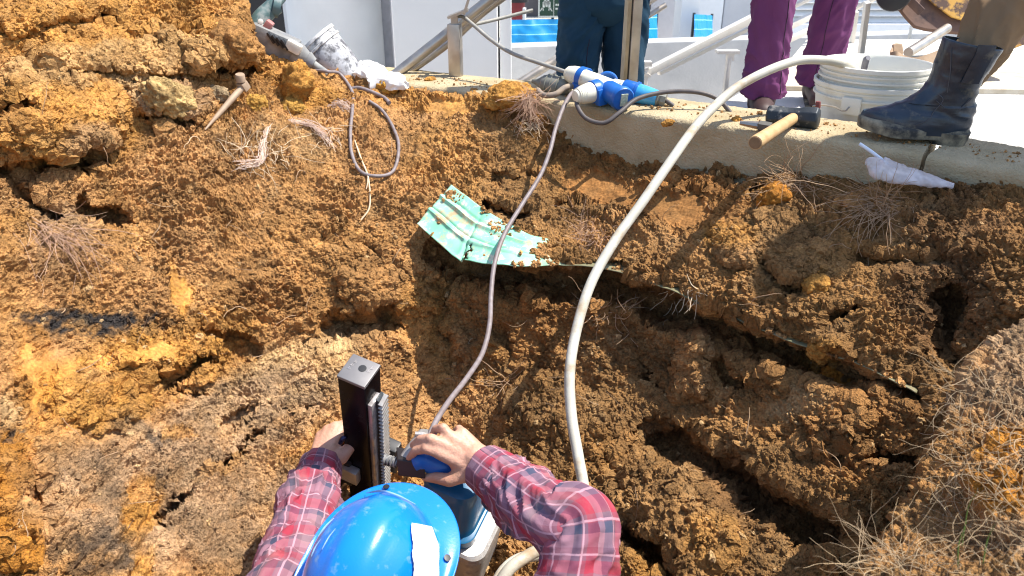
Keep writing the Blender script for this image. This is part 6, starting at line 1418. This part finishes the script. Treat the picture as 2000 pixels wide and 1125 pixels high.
# ---- roots
M_ROOT = mat('dry_root', (.42, .28, .16), .8, col2=(.30, .18, .10), scale=30)
M_ROOTR = mat('reddish_root', (.38, .22, .14), .8, col2=(.50, .33, .22), scale=30)
M_STRAW = mat('pale_straw_root', (.74, .60, .42), .8, col2=(.60, .44, .27), scale=30)
def strands(b, starts, dirs, lens, rad, curl=.5, grav=.3, seg=12, sides=4):
    for p, d, L, r in zip(starts, dirs, lens, rad):
        p = np.array(p, float); d = np.array(d, float); d /= np.linalg.norm(d); pts = [p]; w_ = rg.normal(size=3) * curl
        for k in range(seg):
            d = d + (w_ * .25 + rg.normal(size=3) * curl * .22 + np.array((0, 0, -grav)) * .16); d /= np.linalg.norm(d); p = p + d * L / seg; pts.append(p)
        b.tube(pts, [r, r * .9, r * .5], sides, caps=False)
def tuft(px, py, n, L, spread, d0, label, m=M_ROOT, r=.0009, curl=.5, grav=.3, area=20, on=on_soil, base=None, group='root tufts in the soil', name='root_tuft'):
    b = MB(); st, dr, ln, rd = [], [], [], []
    for k in range(n):
        x, y = px + rg.normal() * area, py + rg.normal() * area * .6
        p, nn = on(x, y) if base is None else (base + Vector(rg.normal(size=3) * area / 1500 * 1.2), Vector((0, -.5, .5)))
        d = Vector(d0) + Vector(rg.normal(size=3)) * spread + nn * .35
        st.append(p - nn * .004); dr.append(d); ln.append(L * rg.uniform(.45, 1.2)); rd.append(r * rg.uniform(.6, 1.3))
    strands(b, st, dr, ln, rd, curl, grav); o = b.build(name, m); return tag(o, label, 'root tuft', group)
tuft(95, 440, 150, .13, .35, (.35, -.1, -.8), 'reddish tuft of fine roots under the left overhang', M_ROOTR, .0007, .35, .4, 20)
tuft(1030, 192, 150, .10, .45, (.25, -.45, -.7), 'pinkish root tuft hanging from the clod on the kerb end', M_ROOTR, .0007, .7, .8, 12, base=Vz(1030, 190, .02))
tuft(1035, 235, 60, .09, .55, (.1, -.6, -.6), 'yellowish root strands beside the kerb end', M_STRAW, .0009, .8, .6, 14)
tuft(1555, 355, 110, .13, .28, (-.85, -.35, .25), 'arched root tuft curving over the orange clod below the hammer', M_ROOT, .0008, .6, .9, 16)
tuft(1730, 400, 110, .14, .22, (-.9, -.5, -.05), 'long brown root tuft trailing left below the drink bag', M_ROOT, .0008, .45, .5, 22)
tuft(1150, 455, 90, .09, .6, (.1, -.4, .3), 'fine root nest on the soil right of the green sheet', M_ROOTR, .0007, 1.0, .5, 22)
tuft(1195, 600, 46, .11, .7, (0, -.6, -.3), 'tangled roots hanging beneath the sheet edge near the hose', M_ROOT, .0010, .8, .6, 16)
tuft(1335, 575, 26, .06, .5, (0, -.5, -.7), 'short pale rootlets hanging from the buried sheet edge', M_STRAW, .0009, .6, .7, 16)
tuft(985, 745, 30, .12, .5, (.25, -.6, -.2), 'loose curling roots on the wall right of the mauve cord', M_ROOT, .0010, 1.0, .5, 14)
tuft(510, 300, 80, .10, .8, (0, -.5, .1), 'dry root nest on the heap slope below the steel pin', M_STRAW, .0008, .9, .5, 34)
tuft(640, 265, 40, .10, .6, (.4, -.5, -.3), 'dry rootlets left of the mauve cord loop', M_STRAW, .0009, .7, .5, 20)
# frayed fibre strands on the heap
def fray(pts, label):
    b = MB(); ps = [on_soil(x, y, .010)[0] for x, y in pts]; path = spline(ps, 40)
    for k in range(40):
        o = rg.normal(size=3) * .0045; a0 = rg.integers(0, 16); a1 = rg.integers(24, 40); b.tube(path[a0:a1] + o + np.cumsum(rg.normal(size=(a1 - a0, 3)) * .0012, 0), .00055, 4, caps=False)
    tag(b.build('frayed_strand', mat('pale_fibre', (.70, .55, .45), .8, col2=(.58, .42, .33), scale=40)), label, 'fibre strand', 'frayed strands on the heap')
fray([(524, 252), (520, 285), (512, 312), (485, 326), (455, 330)], 'pale frayed strand curled like a hook on the slope')
fray([(560, 238), (600, 246), (632, 268), (655, 297)], 'pale frayed strand arching towards the mauve cord loop')
fray([(642, 203), (665, 208), (690, 222)], 'short pale frayed strand just left of the mauve cord')
b = MB()
for pts, r in (([(693, 262), (703, 310), (716, 350), (721, 400), (700, 430)], .0022), ([(716, 330), (716, 352), (712, 372)], .0016)):
    b.tube([on_soil(x, y, .008)[0] for x, y in pts], r, 6, 40)
tag(b.build('long_straw', M_STRAW), 'long pale straw crossing the bottom of the mauve cord loop', 'straw')
# single rootlets here and there
b = MB(); st, dr, ln, rd = [], [], [], []
for k in range(200):
    x, y = rg.uniform(20, 1800), rg.uniform(200, 1100)
    if 520 < x < 1220 and y > 820: continue
    p, nn = on_soil(x, y); st.append(p); dr.append(nn * .5 + Vector(rg.normal(size=3))); ln.append(rg.uniform(.02, .09)); rd.append(rg.uniform(.0005, .0013))
strands(b, st, dr, ln, rd, .8, .5, 9, 4); tag(b.build('rootlets', M_ROOT), 'single fine rootlets scattered over the cut soil', 'rootlets', kind='stuff')
# the near bank is matted with roots
b = MB(); st, dr, ln, rd = [], [], [], []
for k in range(420):
    x, y = rg.uniform(1840, 2060), rg.uniform(720, 1130)
    p, nn = on_bank(x, y); st.append(p); dr.append(Vector((-.8, -.2, .15)) + nn * .5 + Vector(rg.normal(size=3)) * .5); ln.append(rg.uniform(.03, .09)); rd.append(rg.uniform(.0002, .00045))
for k in range(90):
    x, y = rg.normal(1760, 40), rg.normal(1105, 22)
    p, nn = on_bank(x, y); st.append(p); dr.append(Vector((-.3, -.1, .5)) + nn * .5 + Vector(rg.normal(size=3)) * .5); ln.append(rg.uniform(.04, .11)); rd.append(rg.uniform(.0002, .00045))
strands(b, st, dr, ln, rd, 1.0, .35, 14, 5); tag(b.build('matted_roots', mat('dull_root', (.55, .41, .25), .8, col2=(.40, .28, .15), scale=30)), 'mat of pale roots covering the near soil bank', 'roots', kind='stuff')
for pts, lb in (([(1890, 1085), (1905, 1060), (1925, 1040), (1960, 1030)], 'green grass blade bending right on the near bank'), ([(1930, 1120), (1950, 1095), (1975, 1085)], 'pale green grass blade near the bottom right corner'), ([(1880, 1125), (1893, 1100), (1920, 1075)], 'narrow green grass stem rising from the bottom edge')):
    ps = [on_bank(x, y)[0] + on_bank(x, y)[1] * (.012 + .012 * k) for k, (x, y) in enumerate(pts)]
    b = MB(); b.tube(ps, [.0022, .003, .002, .0005], 6, 24, flat=.25); tag(b.build('grass_blade', mat('grass_green', (.10, .19, .035), .6, amount=.4)), lb, 'grass blade', 'grass blades on the near bank')
